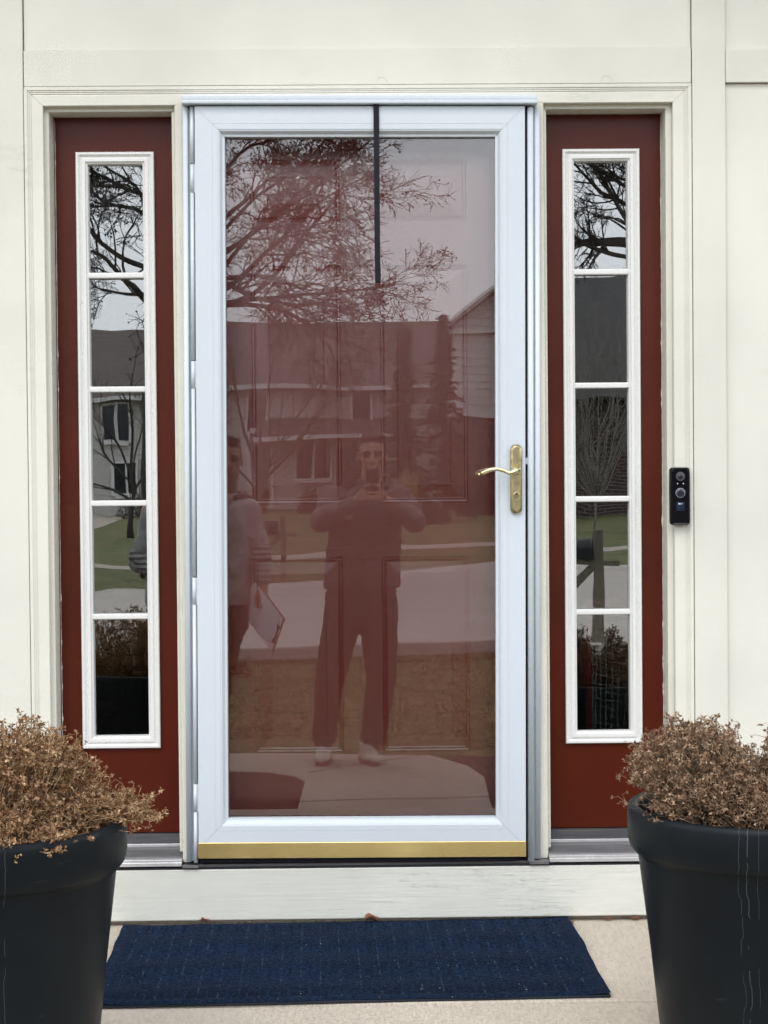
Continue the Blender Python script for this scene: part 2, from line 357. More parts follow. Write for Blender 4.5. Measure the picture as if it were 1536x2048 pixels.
# ------------------------------------------------------------------ mesh helpers
def add_box(bm, x0, x1, y0, y1, z0, z1, rot=None, mi=0):
    v = [bm.verts.new((x, y, z)) for x in (x0, x1) for y in (y0, y1) for z in (z0, z1)]
    if rot is not None:
        for q in v: q.co = rot @ q.co
    for a in ((0, 1, 3, 2), (4, 6, 7, 5), (0, 4, 5, 1), (2, 3, 7, 6), (0, 2, 6, 4), (1, 5, 7, 3)):
        fc = bm.faces.new([v[i] for i in a]); fc.material_index = mi
def add_tube(bm, pts, rad, n=6, caps=True, mi=0, smooth=True):
    pts = [Vector(p) for p in pts]
    if not isinstance(rad, (list, tuple)): rad = [rad] * len(pts)
    up = Vector((0, 0, 1)); rings = []
    d0 = (pts[1] - pts[0]).normalized()
    a = d0.cross(up) if abs(d0.z) < 0.95 else d0.cross(Vector((1, 0, 0)))
    a.normalize()
    for i, p in enumerate(pts):
        if i == 0: d = pts[1] - pts[0]
        elif i == len(pts) - 1: d = pts[-1] - pts[-2]
        else: d = (pts[i + 1] - pts[i - 1])
        d.normalize(); a = (a - d * a.dot(d))
        if a.length < 1e-6: a = d.orthogonal()
        a.normalize(); bb = d.cross(a)
        rings.append([bm.verts.new(p + (a * math.cos(2 * PI * k / n) + bb * math.sin(2 * PI * k / n)) * rad[i]) for k in range(n)])
    for i in range(len(rings) - 1):
        for k in range(n):
            fc = bm.faces.new((rings[i][k], rings[i][(k + 1) % n], rings[i + 1][(k + 1) % n], rings[i + 1][k])); fc.material_index = mi; fc.smooth = smooth
    if caps and n > 2:
        bm.faces.new(list(reversed(rings[0]))).material_index = mi; bm.faces.new(rings[-1]).material_index = mi
def add_lathe(bm, prof, n=48, cx=0, cy=0, mi=0):
    rings = []
    for (r, z) in prof:
        rings.append([bm.verts.new((cx + r * math.cos(2 * PI * k / n), cy + r * math.sin(2 * PI * k / n), z)) for k in range(n)])
    for i in range(len(rings) - 1):
        for k in range(n):
            fc = bm.faces.new((rings[i][k], rings[i][(k + 1) % n], rings[i + 1][(k + 1) % n], rings[i + 1][k])); fc.material_index = mi; fc.smooth = True
def add_ball(bm, c, r, sx=1, sy=1, sz=1, seg=16, rot=None, mi=0):
    c = Vector(c); rings = []; n2 = seg // 2
    for i in range(1, n2):
        th = PI * i / n2
        ring = []
        for k in range(seg):
            ph = 2 * PI * k / seg
            p = Vector((math.sin(th) * math.cos(ph) * r * sx, math.sin(th) * math.sin(ph) * r * sy, math.cos(th) * r * sz))
            if rot is not None: p = rot @ p
            ring.append(bm.verts.new(c + p))
        rings.append(ring)
    t = Vector((0, 0, r * sz)); bo = -t
    if rot is not None: t = rot @ t; bo = rot @ bo
    vt = bm.verts.new(c + t); vb = bm.verts.new(c + bo)
    for k in range(seg):
        f1 = bm.faces.new((vt, rings[0][k], rings[0][(k + 1) % seg])); f2 = bm.faces.new((vb, rings[-1][(k + 1) % seg], rings[-1][k]))
        f1.smooth = f2.smooth = True; f1.material_index = f2.material_index = mi
        for i in range(len(rings) - 1):
            f3 = bm.faces.new((rings[i][k], rings[i + 1][k], rings[i + 1][(k + 1) % seg], rings[i][(k + 1) % seg])); f3.smooth = True; f3.material_index = mi
def frame(bm, x0, x1, z0, z1, prof, gap=0.0, sides='LRTB', back=None):
    """mitred picture frame: prof = [(inset, y), ...] from the outer edge inwards"""
    def rect(i): return (x0 + i, x1 - i, z0 + i, z1 - i)
    for s in sides:
        strips = []
        for (i, y) in prof:
            a, b2, c, d = rect(i); g = gap
            if s == 'L': e = ((a, c + g), (a, d - g))
            elif s == 'R': e = ((b2, c + g), (b2, d - g))
            elif s == 'T': e = ((a + g, d), (b2 - g, d))
            else: e = ((a + g, c), (b2 - g, c))
            strips.append([bm.verts.new((e[0][0], y, e[0][1])), bm.verts.new((e[1][0], y, e[1][1]))])
        for k in range(len(strips) - 1):
            q = (strips[k][0], strips[k][1], strips[k + 1][1], strips[k + 1][0])
            if s in 'RB' and False: q = tuple(reversed(q))
            bm.faces.new(q)
def link(name, bm, m, parent=None, smooth=None, bevel=0.0, recalc=True, seg=2):
    if recalc: bmesh.ops.recalc_face_normals(bm, faces=bm.faces)
    me = bpy.data.meshes.new(name); bm.to_mesh(me); bm.free()
    for k in (m if isinstance(m, (list, tuple)) else [m]): me.materials.append(mat(k))
    if smooth: 
        for p in me.polygons: p.use_smooth = True
    o = bpy.data.objects.new(name, me); C.objects.link(o)
    if parent: o.parent = parent
    if bevel:
        bv = o.modifiers.new('bevel', 'BEVEL'); bv.width = bevel; bv.segments = seg; bv.limit_method = 'ANGLE'; bv.angle_limit = R(40)
    return o
def tag(o, label, cat, group=None, kind=None):
    o['label'] = label; o['category'] = cat
    if group: o['group'] = group
    if kind: o['kind'] = kind
    return o
def thing(name, label, cat, loc=(0, 0, 0), rot=(0, 0, 0), group=None):
    o = bpy.data.objects.new(name, None); C.objects.link(o); o.location = loc; o.rotation_euler = rot
    o.empty_display_size = 0.2
    return tag(o, label, cat, group)
def struct(name, bm, m, **k):
    o = link(name, bm, m, **k); o['kind'] = 'structure'; return o
def boxes(name, lst, m, parent=None, bevel=0.0):
    bm = bmesh.new()
    for q in lst: add_box(bm, *q)
    return link(name, bm, m, parent, bevel=bevel)
def poly(bm, pts, z0, z1):
    vb = [bm.verts.new((x, y, z0)) for x, y in pts]; vt = [bm.verts.new((x, y, z1)) for x, y in pts]
    k = len(pts)
    bm.faces.new(vt); bm.faces.new(list(reversed(vb)))
    for i in range(k): bm.faces.new((vb[i], vb[(i + 1) % k], vt[(i + 1) % k], vt[i]))

# ================================================================== SETTING: ground
ZP = 0.41            # porch level; walk and ground near z = 0
bm = bmesh.new()
S = 900.0
xs = [-S, -60, -30, -15, -8, -4, 0, 4, 8, 15, 30, 60, S]; ys = [S, 30, 3.2, 0.3, -6, -12, -20, -28, -34, -40, -48, -58, -75, -120, -S]
gv = [[bm.verts.new((x, y, -0.02)) for y in ys] for x in xs]
for i in range(len(xs) - 1):
    for j in range(len(ys) - 1): bm.faces.new((gv[i][j], gv[i][j + 1], gv[i + 1][j + 1], gv[i + 1][j]))
struct('lawn', bm, 'lawn_grass')
bm = bmesh.new(); poly(bm, [(-60, -9.3), (-12, -9.7), (-1.3, -10.0), (1.2, -10.6), (12, -10.4), (60, -10.0), (60, -40), (9, -26.5), (2.0, -25.2), (0.4, -22.0), (-0.9, -20.1), (-2.2, -19.5), (-12, -19.2), (-60, -19.0)], -0.04, -0.004)
struct('street', bm, 'street_concrete')
bm = bmesh.new()
for a, b2 in (((-60, -9.15), (-1.3, -9.85)), ((-1.3, -9.85), (1.2, -10.45)), ((1.2, -10.45), (60, -9.85)),):
    poly(bm, [a, b2, (b2[0], b2[1] - 0.16), (a[0], a[1] - 0.16)], -0.05, 0.10)
struct('kerb', bm, 'street_concrete', bevel=0.02)
bm = bmesh.new(); poly(bm, [(-60, -24.6), (-2.8, -25.7), (-1.0, -26.4), (0.5, -29.3), (2.4, -31.0), (14, -33.5), (60, -42), (60, -43.5), (14, -35), (2.3, -32.6), (0, -31), (-1.6, -28.0), (-3, -27.2), (-60, -26.1)], -0.03, 0.0)
struct('sidewalk', bm, 'walk_concrete')
bm = bmesh.new(); poly(bm, [(-10.2, -27), (-7.6, -27), (-7.9, -72), (-16, -72), (-14.5, -60)], -0.025, 0.004)
struct('driveway', bm, 'walk_concrete')
# front walk curving away to the left
WALK = [(-0.42, -2.2), (0.56, -2.2), (0.545, -3.7), (0.555, -4.35), (0.49, -4.68), (0.30, -5.03), (0.0, -5.10), (-0.9, -5.16), (-3.0, -5.35), (-9, -5.8), (-9, -4.9), (-3.0, -4.68), (-0.82, -4.60), (-0.58, -4.53), (-0.43, -4.40), (-0.375, -4.25), (-0.375, -3.36)]
bm = bmesh.new(); poly(bm, WALK, -0.1, 0.0)
struct('walkway', bm, 'walk_concrete', bevel=0.006)
bm = bmesh.new()
for x0, x1, ya, yb in ((-0.40, 0.55, -3.70, -3.82), (-0.37, 0.26, -4.50, -5.06), (-2.2, -2.19, -4.66, -5.28)):
    if x1 - x0 > 0.1: add_tube(bm, [(x0, ya, -0.001), (x1, yb, -0.001)], 0.003, 4)
    else: add_tube(bm, [(x0, ya, 0.0), (x1, yb, 0.0)], 0.006, 4)
struct('walkway_joint', bm, 'mulch')
def rough_bed(name, x0, x1, y0, y1, z, hole=None):
    bm = bmesh.new(); nx, ny = 60, 60; g = {}
    for i in range(nx + 1):
        for j in range(ny + 1):
            x = x0 + (x1 - x0) * i / nx; y = y0 + (y1 - y0) * j / ny
            h = noise.noise(Vector((x * 9, y * 9, 3))) * 0.004 + noise.noise(Vector((x * 2, y * 2, 1))) * 0.003
            g[i, j] = bm.verts.new((x, y, z + h))
    for i in range(nx):
        for j in range(ny): bm.faces.new((g[i, j], g[i + 1, j], g[i + 1, j + 1], g[i, j + 1]))
    return bm
o = link('mulch_bed', rough_bed('m', -3.6, -0.30, -4.62, -0.1, -0.010), 'mulch'); tag(o, 'dark brown mulch bed beside the left edge of the front walk', 'mulch', kind='stuff')
o = link('mulch_bed', rough_bed('m', 0.40, 3.6, -5.05, -0.1, -0.011), 'mulch'); tag(o, 'dark brown mulch bed along the right edge of the front walk', 'mulch', kind='stuff')
rnd = random.Random(8); bm = bmesh.new()
for i in range(30000):
    x = rnd.uniform(-3.6, 3.2); y = rnd.uniform(-10.1, -5.3) if rnd.random() < 0.8 else rnd.uniform(-10.35, -9.7)
    if y > -5.75 and x < 0: continue
    if y < -9.95 and rnd.random() < 0.6: continue
    hgt = rnd.uniform(0.010, 0.028) * (1.5 if y < -9.7 else 1.0); a = rnd.uniform(0, 6.28); dx, dy = math.cos(a) * 0.006, math.sin(a) * 0.006
    bm.faces.new([bm.verts.new((x - dx, y - dy, -0.02)), bm.verts.new((x + dx, y + dy, -0.02)), bm.verts.new((x + rnd.gauss(0, 0.015), y + rnd.gauss(0, 0.015), -0.02 + hgt))])
tag(link('grass_blades', bm, 'grass_blade', recalc=False), 'short green and straw coloured lawn grass between the walk and the kerb', 'grass', kind='stuff')
# porch slab with joint and steps
def slab(name, x0, x1, y0, y1, z0, z1, m):
    bm = bmesh.new(); add_box(bm, x0, x1, y0, y1, z0, z1); return struct(name, bm, m, bevel=0.008)
slab('porch', -1.6, 1.6, -0.703, 0.3, -0.1, ZP, 'porch_concrete')
slab('porch_front_slab', -1.6, 1.6, -1.52, -0.706, -0.1, ZP - 0.002, 'porch_concrete')
slab('step', -0.9, 0.9, -1.86, -1.523, -0.1, 0.27, 'porch_concrete')
slab('step', -0.9, 0.9, -2.19, -1.863, -0.1, 0.135, 'porch_concrete')

# ================================================================== OUR HOUSE FRONT
house = thing('house', 'cream painted house front of flat panels and boards around the red entrance', 'house', (0, 0.3, ZP))
HM = Matrix.Translation((0, -0.3, -ZP))
def hpart(name, bm, m, **k):
    bmesh.ops.transform(bm, matrix=HM, verts=bm.verts); return link(name, bm, m, house, **k)
def hboxes(name, lst, m, bevel=0.0015, **k):
    bm = bmesh.new()
    for q in lst: add_box(bm, *q)
    return hpart(name, bm, m, bevel=bevel, **k)
g = 0.0007
OX0, OX1, OZ1 = -0.886, 0.8785, 2.6325       # outer edge of the casing
hboxes('wall_panel', [(-0.885, 0.8785, 0.008, 0.03, 2.7295, 4.2)], 'cream_paint')
hboxes('wall_panel', [(0.969, 3.5, 0.013, 0.03, ZP - 0.1, 2.634)], 'cream_paint')
hboxes('wall_panel', [(0.969, 3.5, 0.013, 0.03, 2.724, 4.2)], 'cream_paint')
hboxes('wall_panel', [(-3.5, -1.02, 0.013, 0.03, ZP - 0.1, 4.2)], 'cream_paint')
hboxes('frieze_board', [(-0.886 + g, 0.8785 - g, 0.0, 0.03, 2.6345, 2.7280)], 'cream_board')
hboxes('frieze_board', [(0.9695, 3.5, 0.001, 0.03, 2.635, 2.7225)], 'cream_board')
hboxes('corner_board', [(-1.018, -0.8875, -0.001, 0.03, ZP + 0.012, 4.2)], 'cream_board')
hboxes('corner_board', [(0.8802, 0.968, -0.002, 0.03, ZP + 0.012, 4.2)], 'cream_board')
# casing: two legs and a mitred head with back-band mouldings
bm = bmesh.new()
prof = [(0.0, 0.03), (0.0, -0.003), (0.0015, -0.005), (0.009, -0.005), (0.0105, -0.002), (0.0135, -0.003), (0.015, -0.0005), (0.018, -0.0015), (0.0195, 0.001), (0.0225, 0.000), (0.048, 0.000), (0.0495, 0.0015), (0.0495, 0.030)]
frame(bm, OX0 + 0.0005, OX1 - 0.0005, ZP - 0.6, OZ1, prof, 0.0004, 'LRT')
hpart('door_casing', bm, 'cream_trim')
# jamb returns (stepped) round the whole opening
IX0, IX1, IZ1 = OX0 + 0.05, OX1 - 0.05, OZ1 - 0.0495
bm = bmesh.new()
frame(bm, IX0 - 0.004, IX1 - 0.0005, ZP - 0.6, IZ1 + 0.004, [(0.0, 0.022), (0.0145, 0.022), (0.0155, 0.024), (0.0155, 0.115)], 0.0, 'LRT')
hpart('door_jamb', bm, 'cream_trim')
# mullion posts between the sidelights and the door
for nm_, x0, x1 in (('mullion_post', -0.4895, -0.468), ('mullion_post', 0.460, 0.4855)):
    hboxes(nm_, [(x0, x1, -0.002, 0.13, 0.575, IZ1)], 'cream_post', 0.003)
for x0, x1 in ((-0.4995, -0.4898), (0.4858, 0.4945)): hboxes('mullion_bead', [(x0, x1, 0.018, 0.12, 0.60, IZ1 - 0.012)], 'cream_post', 0.002)
# thresholds under the sidelights
for x0, x1 in ((-0.84, -0.490), (0.486, 0.835)):
    hboxes('sill_riser', [(x0, x1, 0.070, 0.14, 0.56, 0.636)], 'sill_dark', 0.0015)
    hboxes('sill', [(x0, x1, 0.040, 0.0697, 0.56, 0.6045), (x0, x1, 0.0, 0.0397, 0.56, 0.5905)], 'sill_metal', 0.0015)
    hboxes('sill_lip', [(x0, x1, 0.0655, 0.0695, 0.604, 0.6115), (x0, x1, -0.024, -0.001, 0.575, 0.5875), (x0, x1, -0.026, -0.0245, 0.5705, 0.5805)], 'sill_bright', 0.001)
hboxes('sill', [(-0.4898, 0.4858, -0.012, 0.14, 0.563, 0.572)], 'sill_metal', 0.001)
for x0, x1, zz in ((-0.488, -0.445, 0.5725), (0.432, 0.4845, 0.575)): hboxes('sill_block', [(x0, x1, -0.028, -0.003, 0.5655, zz)], 'sill_metal', 0.001)
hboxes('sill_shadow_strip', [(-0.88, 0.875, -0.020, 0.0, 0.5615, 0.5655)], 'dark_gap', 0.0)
hboxes('kick_board', [(-1.018, 0.968, -0.020, 0.02, 0.424, 0.5605)], 'kick_board_paint', 0.003)
hboxes('foundation', [(-3.5, 3.5, 0.012, 0.1, -0.1, 0.430)], 'porch_concrete', 0.0)
for x in (0.058, 0.653):      # filled plug marks in the frieze board
    bm = bmesh.new(); add_tube(bm, [(x + 0.013 * math.cos(a * PI / 12), -0.0003, 2.642 + 0.013 * math.sin(a * PI / 12)) for a in range(20)], 0.0011, 6)
    hpart('plug_mark', bm, 'cream_board')
# backing wall with the opening left free; unseen overhang added above to shade the wall
hboxes('wall', [(-3.5, IX0, 0.031, 0.14, 0.0, 4.2), (IX1, 3.5, 0.031, 0.14, 0.0, 4.2), (IX0, IX1, 0.031, 0.14, IZ1, 4.2)], 'cream_paint', 0.0)
hboxes('shading_eave', [(-3.5, 3.5, -0.55, 0.03, 3.55, 3.70)], 'cream_board', 0.0)
# room behind
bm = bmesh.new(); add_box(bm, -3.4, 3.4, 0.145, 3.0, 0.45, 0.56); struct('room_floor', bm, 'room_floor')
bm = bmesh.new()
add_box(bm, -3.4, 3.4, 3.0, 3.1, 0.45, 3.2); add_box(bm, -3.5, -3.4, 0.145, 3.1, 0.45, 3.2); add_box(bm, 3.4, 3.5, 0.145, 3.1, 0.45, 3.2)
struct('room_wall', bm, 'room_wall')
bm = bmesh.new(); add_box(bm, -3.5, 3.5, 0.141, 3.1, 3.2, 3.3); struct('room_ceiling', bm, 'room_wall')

# ------------------------------------------------------------------ sidelights
def sidelight(label, xl, xr, mx0, mx1, gx0, gx1, low=0.0, yaw0=0.008):
    t = thing('sidelight_window', label, 'sidelight window', ((xl + xr) / 2, 0.115, 0.64), group='sidelights either side of the door')
    T = Matrix.Translation(-Vector(t.location))
    def P(name, bm, m, par=t, **k):
        bmesh.ops.transform(bm, matrix=T, verts=bm.verts); return link(name, bm, m, par, **k)
    z0, z1 = 0.6385, 2.572
    mz0, mz1, gz0, gz1 = 0.869, 2.477, 0.903, 2.4455
    bm = bmesh.new()
    add_box(bm, xl, mx0 + 0.01, 0.09, 0.12, z0, z1); add_box(bm, mx1 - 0.01, xr, 0.09, 0.12, z0, z1)
    add_box(bm, mx0 + 0.01, mx1 - 0.01, 0.09, 0.12, z0, mz0 + 0.01); add_box(bm, mx0 + 0.01, mx1 - 0.01, 0.09, 0.12, mz1 - 0.01, z1)
    P('panel', bm, 'red_paint')
    bm = bmesh.new()
    a = (gx0 - mx0)
    prof = [(0, 0.0898), (0, 0.081), (0.002, 0.078), (0.007, 0.0775), (0.009, 0.080), (0.012, 0.0845), (0.014, 0.0835), (0.0165, 0.0805), (0.019, 0.080), (0.025, 0.080), (0.0265, 0.0835), (0.0285, 0.085), (0.031, 0.087), (0.0335, 0.108)]
    k = (gz0 - mz0) / 0.0335
    frame(bm, mx0, mx1, mz0, mz1, [(i * k, y) for i, y in prof], 0.0)
    P('moulding', bm, 'white_moulding')
    # muntins
    zz = [gz1, 2.145, 1.840, 1.532, 1.226, gz0]
    for q in (1.840, 2.1465, 1.5325, 1.226):
        bm = bmesh.new()
        add_box(bm, gx0 - 0.004, gx1 + 0.004, 0.0835, 0.104, q - 0.0078, q + 0.0078)
        P('muntin', bm, 'white_moulding', bevel=0.004, seg=3)
    for i in range(5):
        bm = bmesh.new()
        add_box(bm, gx0 - 0.006, gx1 + 0.006, -0.002, 0.002, zz[i + 1] - 0.006 * (i == 4), zz[i] + 0.006 * (i == 0))
        cxm = (gx0 + gx1) / 2
        A = Matrix.Translation((cxm, 0.106, 0)) @ Matrix.Rotation(yaw0 + (i - 2) * 0.0006 + (low if i == 4 else 0), 4, 'Z') @ Matrix.Translation((-cxm, 0, 0))
        bmesh.ops.transform(bm, matrix=A, verts=bm.verts)
        P('pane', bm, 'sidelight_glass')
    return t
sidelight('tall narrow red sidelight left of the storm door, dense dark tree branches mirrored in its panes', -0.8235, -0.4965, -0.7655, -0.555, -0.7325, -0.5895, 0.0, 0.0115)
sidelight('tall narrow red sidelight right of the storm door, a white net showing in its lowest pane', 0.4925, 0.8125, 0.5445, 0.753, 0.5785, 0.7185)

# ragged cream paint line where trim meets the red panels
def ragged(x, dirx, z0, z1, seed):
    rnd = random.Random(seed); bm = bmesh.new(); q = []; k = 0; z = z0
    while z < z1:
        wd = 0.0006 + 0.0010 * abs(noise.noise(Vector((z * 9, seed, 0)))) + rnd.uniform(0, 0.0008) + (0.002 if rnd.random() < 0.04 else 0)
        q.append((bm.verts.new((x, 0.0888, z)), bm.verts.new((x + dirx * wd, 0.0888, z)))); z += rnd.uniform(0.004, 0.018)
    for a, b2 in zip(q, q[1:]): bm.faces.new((a[0], a[1], b2[1], b2[0]))
    hpart('paint_edge', bm, 'cream_trim')
ragged(-0.8215, 1, 0.64, 2.566, 1); ragged(0.8120, -1, 0.64, 2.566, 2)

# ------------------------------------------------------------------ inner front door
fd = thing('front_door', 'dark red six-panel front door closed behind the glass storm door', 'front door', (0, 0.14, 0.575))
bm = bmesh.new()
YF = 0.12
xs = [-0.455, -0.300, -0.058, 0.049, 0.286, 0.455]
zs = [0.578, 0.846, 1.380, 1.527, 2.173, 2.293, 2.460, 2.575]
panels = [(i, j) for i in (1, 3) for j in (1, 3, 5)]
for i in range(5):
    for j in range(7):
        x0, x1, z0, z1 = xs[i], xs[i + 1], zs[j], zs[j + 1]
        if (i, j) not in panels:
            v = [bm.verts.new(q) for q in ((x0, YF, z0), (x1, YF, z0), (x1, YF, z1), (x0, YF, z1))]; bm.faces.new(v)
        else:
            loops = []
            for (ins, y) in ((0, 0), (0.0025, 0.003), (0.007, 0.0042), (0.010, 0.0025), (0.014, 0.0038), (0.046, 0.0012), (0.0475, 0.0)):
                loops.append([bm.verts.new(q) for q in ((x0 + ins, YF + y, z0 + ins), (x1 - ins, YF + y, z0 + ins), (x1 - ins, YF + y, z1 - ins), (x0 + ins, YF + y, z1 - ins))])
            for a, b2 in zip(loops, loops[1:]):
                for k in range(4): bm.faces.new((a[k], a[(k + 1) % 4], b2[(k + 1) % 4], b2[k]))
            bm.faces.new(loops[-1])
bmesh.ops.remove_doubles(bm, verts=bm.verts, dist=0.00005)
bmesh.ops.transform(bm, matrix=Matrix.Translation(-Vector(fd.location)), verts=bm.verts)
link('panel', bm, 'red_door_paint', fd)
bm = bmesh.new(); add_box(bm, -0.456, 0.456, 0.131, 0.139, 0.576, 2.576)
bmesh.ops.transform(bm, matrix=Matrix.Translation(-Vector(fd.location)), verts=bm.verts); link('door_core', bm, 'red_door_paint', fd)
def lath_y(bm, cx, cz, prof, n=32):
    rings = [[bm.verts.new((cx + r * math.cos(2 * PI * k / n), y, cz + r * math.sin(2 * PI * k / n))) for k in range(n)] for r, y in prof]
    for a, b2 in zip(rings, rings[1:]):
        for k in range(n):
            fc = bm.faces.new((a[k], a[(k + 1) % n], b2[(k + 1) % n], b2[k])); fc.smooth = True
    bm.faces.new(rings[-1])
for nm_, cz, prof in (('deadbolt', 1.625, [(0.036, 0.1195), (0.036, 0.110), (0.031, 0.104), (0.024, 0.104), (0.022, 0.092), (0.014, 0.090)]),
                     ('door_knob', 1.472, [(0.040, 0.1195), (0.040, 0.114), (0.036, 0.110), (0.015, 0.107), (0.014, 0.085), (0.025, 0.074), (0.033, 0.062), (0.035, 0.050), (0.030, 0.040), (0.018, 0.034)])):
    bm = bmesh.new(); lath_y(bm, 0.3935, cz, prof)
    bmesh.ops.transform(bm, matrix=Matrix.Translation(-Vector(fd.location)), verts=bm.verts); link(nm_, bm, 'dull_brass', fd)

# ------------------------------------------------------------------ storm door (hung a third of a degree out of square)
CXD, CZD = -0.0055, 1.5785
sdoor = thing('storm_door', 'white aluminium full-glass storm door with a gold kick strip and brass lever handle', 'storm door', (CXD, -0.01, CZD), (0, 0.0056, 0))
def D(name, bm, m, par=None, **k):   # door-local coordinates: x from door centre, z from door centre
    return link(name, bm, m, par or sdoor, **k)
W2, H2 = 0.4335, 0.9925
bm = bmesh.new()
prof = [(0.0, 0.005), (0.0, -0.022), (0.0012, -0.0235), (0.0455, -0.0235), (0.0458, -0.0228), (0.0466, -0.0228), (0.0469, -0.0235), (0.0600, -0.0235), (0.0605, -0.0225), (0.0645, -0.0215), (0.0685, -0.0165), (0.0715, -0.0115), (0.0735, -0.0110), (0.0775, -0.0105), (0.0785, 0.0075)]
# glass opening: +-0.3555 by z 0.694..2.4935
frame(bm, -W2, W2, -H2 + 0.030, H2, prof, 0.00035)
D('frame', bm, 'white_metal')
bm = bmesh.new(); add_box(bm, -W2 + 0.002, W2 - 0.002, -0.0215, 0.003, -H2 + 0.004, -H2 + 0.035); D('bottom_rail', bm, 'white_metal')
bm = bmesh.new(); add_box(bm, -W2, W2, -0.0262, -0.0222, -H2 + 0.004, -H2 + 0.0462); kp = D('kick_plate', bm, 'gold_plate', bevel=0.0012)
bm = bmesh.new()
add_box(bm, -W2 + 0.004, W2 - 0.02, -0.016, 0.0, -H2 - 0.008, -H2 + 0.004); D('sweep', bm, 'black_metal')
# glass, leaning very slightly
bm = bmesh.new()
add_box(bm, -0.3595, 0.3595, -0.002, 0.002, -0.905, 0.920)
go = D('glass', bm, 'storm_glass'); go.location = (0, 0.010, 0); go.rotation_euler = (0.0024, 0, -0.0070)
# frame rails on the jambs and the drip cap
def rail(bm, x0, x1, y0, y1, z0, z1, rr=0.006, n=5):
    """half-round front strip"""
    cx = (x0 + x1) / 2; hw = (x1 - x0) / 2; pr = []
    for k in range(n + 1):
        a = PI * k / n; pr.append((cx - hw * math.cos(a), y0 - rr * math.sin(a) * 0.8))
    lo = [bm.verts.new((x, y, z0)) for x, y in pr]; hi = [bm.verts.new((x, y, z1)) for x, y in pr]
    lo += [bm.verts.new((x1, y1, z0)), bm.verts.new((x0, y1, z0))]; hi += [bm.verts.new((x1, y1, z1)), bm.verts.new((x0, y1, z1))]
    k = len(lo)
    for i in range(k):
        fc = bm.faces.new((lo[i], lo[(i + 1) % k], hi[(i + 1) % k], hi[i])); fc.smooth = i < n
    bm.faces.new(lo); bm.faces.new(list(reversed(hi)))
bm = bmesh.new(); rail(bm, -0.4665, -0.4525, -0.012, 0.008, -H2 - 0.006, H2 + 0.002, 0.006)
D('jamb_rail', bm, 'white_metal')
bm = bmesh.new(); add_box(bm, -0.4525, -0.445, -0.004, 0.008, -H2 - 0.006, H2 + 0.002); D('jamb_channel', bm, 'grey_metal')
bm = bmesh.new(); zl = 1.5785
hs = [(2.422, 2.346), (1.906, 1.832), (1.335, 1.262), (0.788, 0.712)]
edges = [H2 + 0.0] + [v - zl for h in hs for v in h] + [-H2 - 0.010]
for k in range(0, len(edges), 2):
    rail(bm, -0.4468, -0.4360, -0.013, 0.006, edges[k + 1] + 0.0012, edges[k], 0.006)
D('hinge_rail', bm, 'white_metal')
for a, b2 in hs:
    bm = bmesh.new(); rail(bm, -0.4470, -0.4358, -0.013, 0.006, b2 - zl + 0.0006, a - zl - 0.0012, 0.006)
    add_box(bm, -0.4362, -0.4330, -0.016, -0.004, b2 - zl + 0.0006, a - zl - 0.0012)
    D('hinge', bm, 'white_metal')
bm = bmesh.new(); add_box(bm, -0.4380, -0.4345, 0.007, 0.012, -H2 - 0.01, H2); add_box(bm, 0.4345, 0.4402, 0.0, 0.012, -H2 - 0.006, H2); D('weather_strip', bm, 'dark_gap')
bm = bmesh.new(); rail(bm, 0.4405, 0.4560, -0.016, 0.008, -H2 - 0.010, H2 - 0.002, 0.006); D('jamb_rail', bm, 'white_metal')
bm = bmesh.new(); add_box(bm, 0.4560, 0.4600, -0.006, 0.008, -H2 - 0.006, H2 - 0.002); D('jamb_channel', bm, 'grey_metal')
bm = bmesh.new(); rail(bm, 0.4600, 0.4742, -0.009, 0.008, -H2 - 0.004, H2 - 0.002, 0.005); D('jamb_rail', bm, 'white_metal')
bm = bmesh.new()
add_box(bm, -0.465, 0.4640, -0.034, 0.006, H2 + 0.0145, H2 + 0.0270)
add_box(bm, -0.467, 0.4660, -0.040, 0.006, H2 + 0.0030, H2 + 0.0140)
D('drip_cap', bm, 'white_metal', bevel=0.003, seg=3)
bm = bmesh.new(); add_box(bm, -0.452, 0.451, -0.012, 0.006, H2 - 0.0005, H2 + 0.0035); D('cap_gasket', bm, 'dark_gap')
# latch nub on the right edge
bm = bmesh.new(); add_box(bm, 0.434, 0.4405, -0.017, -0.008, 0.052, 0.069); D('strike', bm, 'grey_metal')
# handle: back plate, lever, lock
hx = 0.4085; hz0, hz1 = -0.0790, 0.1045
bm = bmesh.new()
def stadium(hw, z0, z1, k=10):
    pts = []
    for i in range(k + 1):
        a = PI * i / k; pts.append((hx + hw * math.cos(a), z1 - hw + hw * math.sin(a)))
    for i in range(k + 1):
        a = PI + PI * i / k; pts.append((hx + hw * math.cos(a), z0 + hw + hw * math.sin(a)))
    return pts
loops = []
for hw, y, e in ((0.0155, -0.0238, 0), (0.0155, -0.030, 0), (0.0145, -0.0325, 0.001), (0.0120, -0.0335, 0.0035), (0.0100, -0.0365, 0.0055), (0.0085, -0.0370, 0.007)):
    loops.append([bm.verts.new((x, y, z)) for x, z in stadium(hw, hz0 + e, hz1 - e)])
for a, b2 in zip(loops, loops[1:]):
    for k in range(len(a)): fc = bm.faces.new((a[k], a[(k + 1) % len(a)], b2[(k + 1) % len(a)], b2[k])); fc.smooth = True
bm.faces.new(loops[-1])
hp = D('handle_plate', bm, 'brass')
bm = bmesh.new()
pz = 0.0375
add_tube(bm, [(hx, -0.036, pz), (hx, -0.058, pz)], [0.0100, 0.0088], 16)
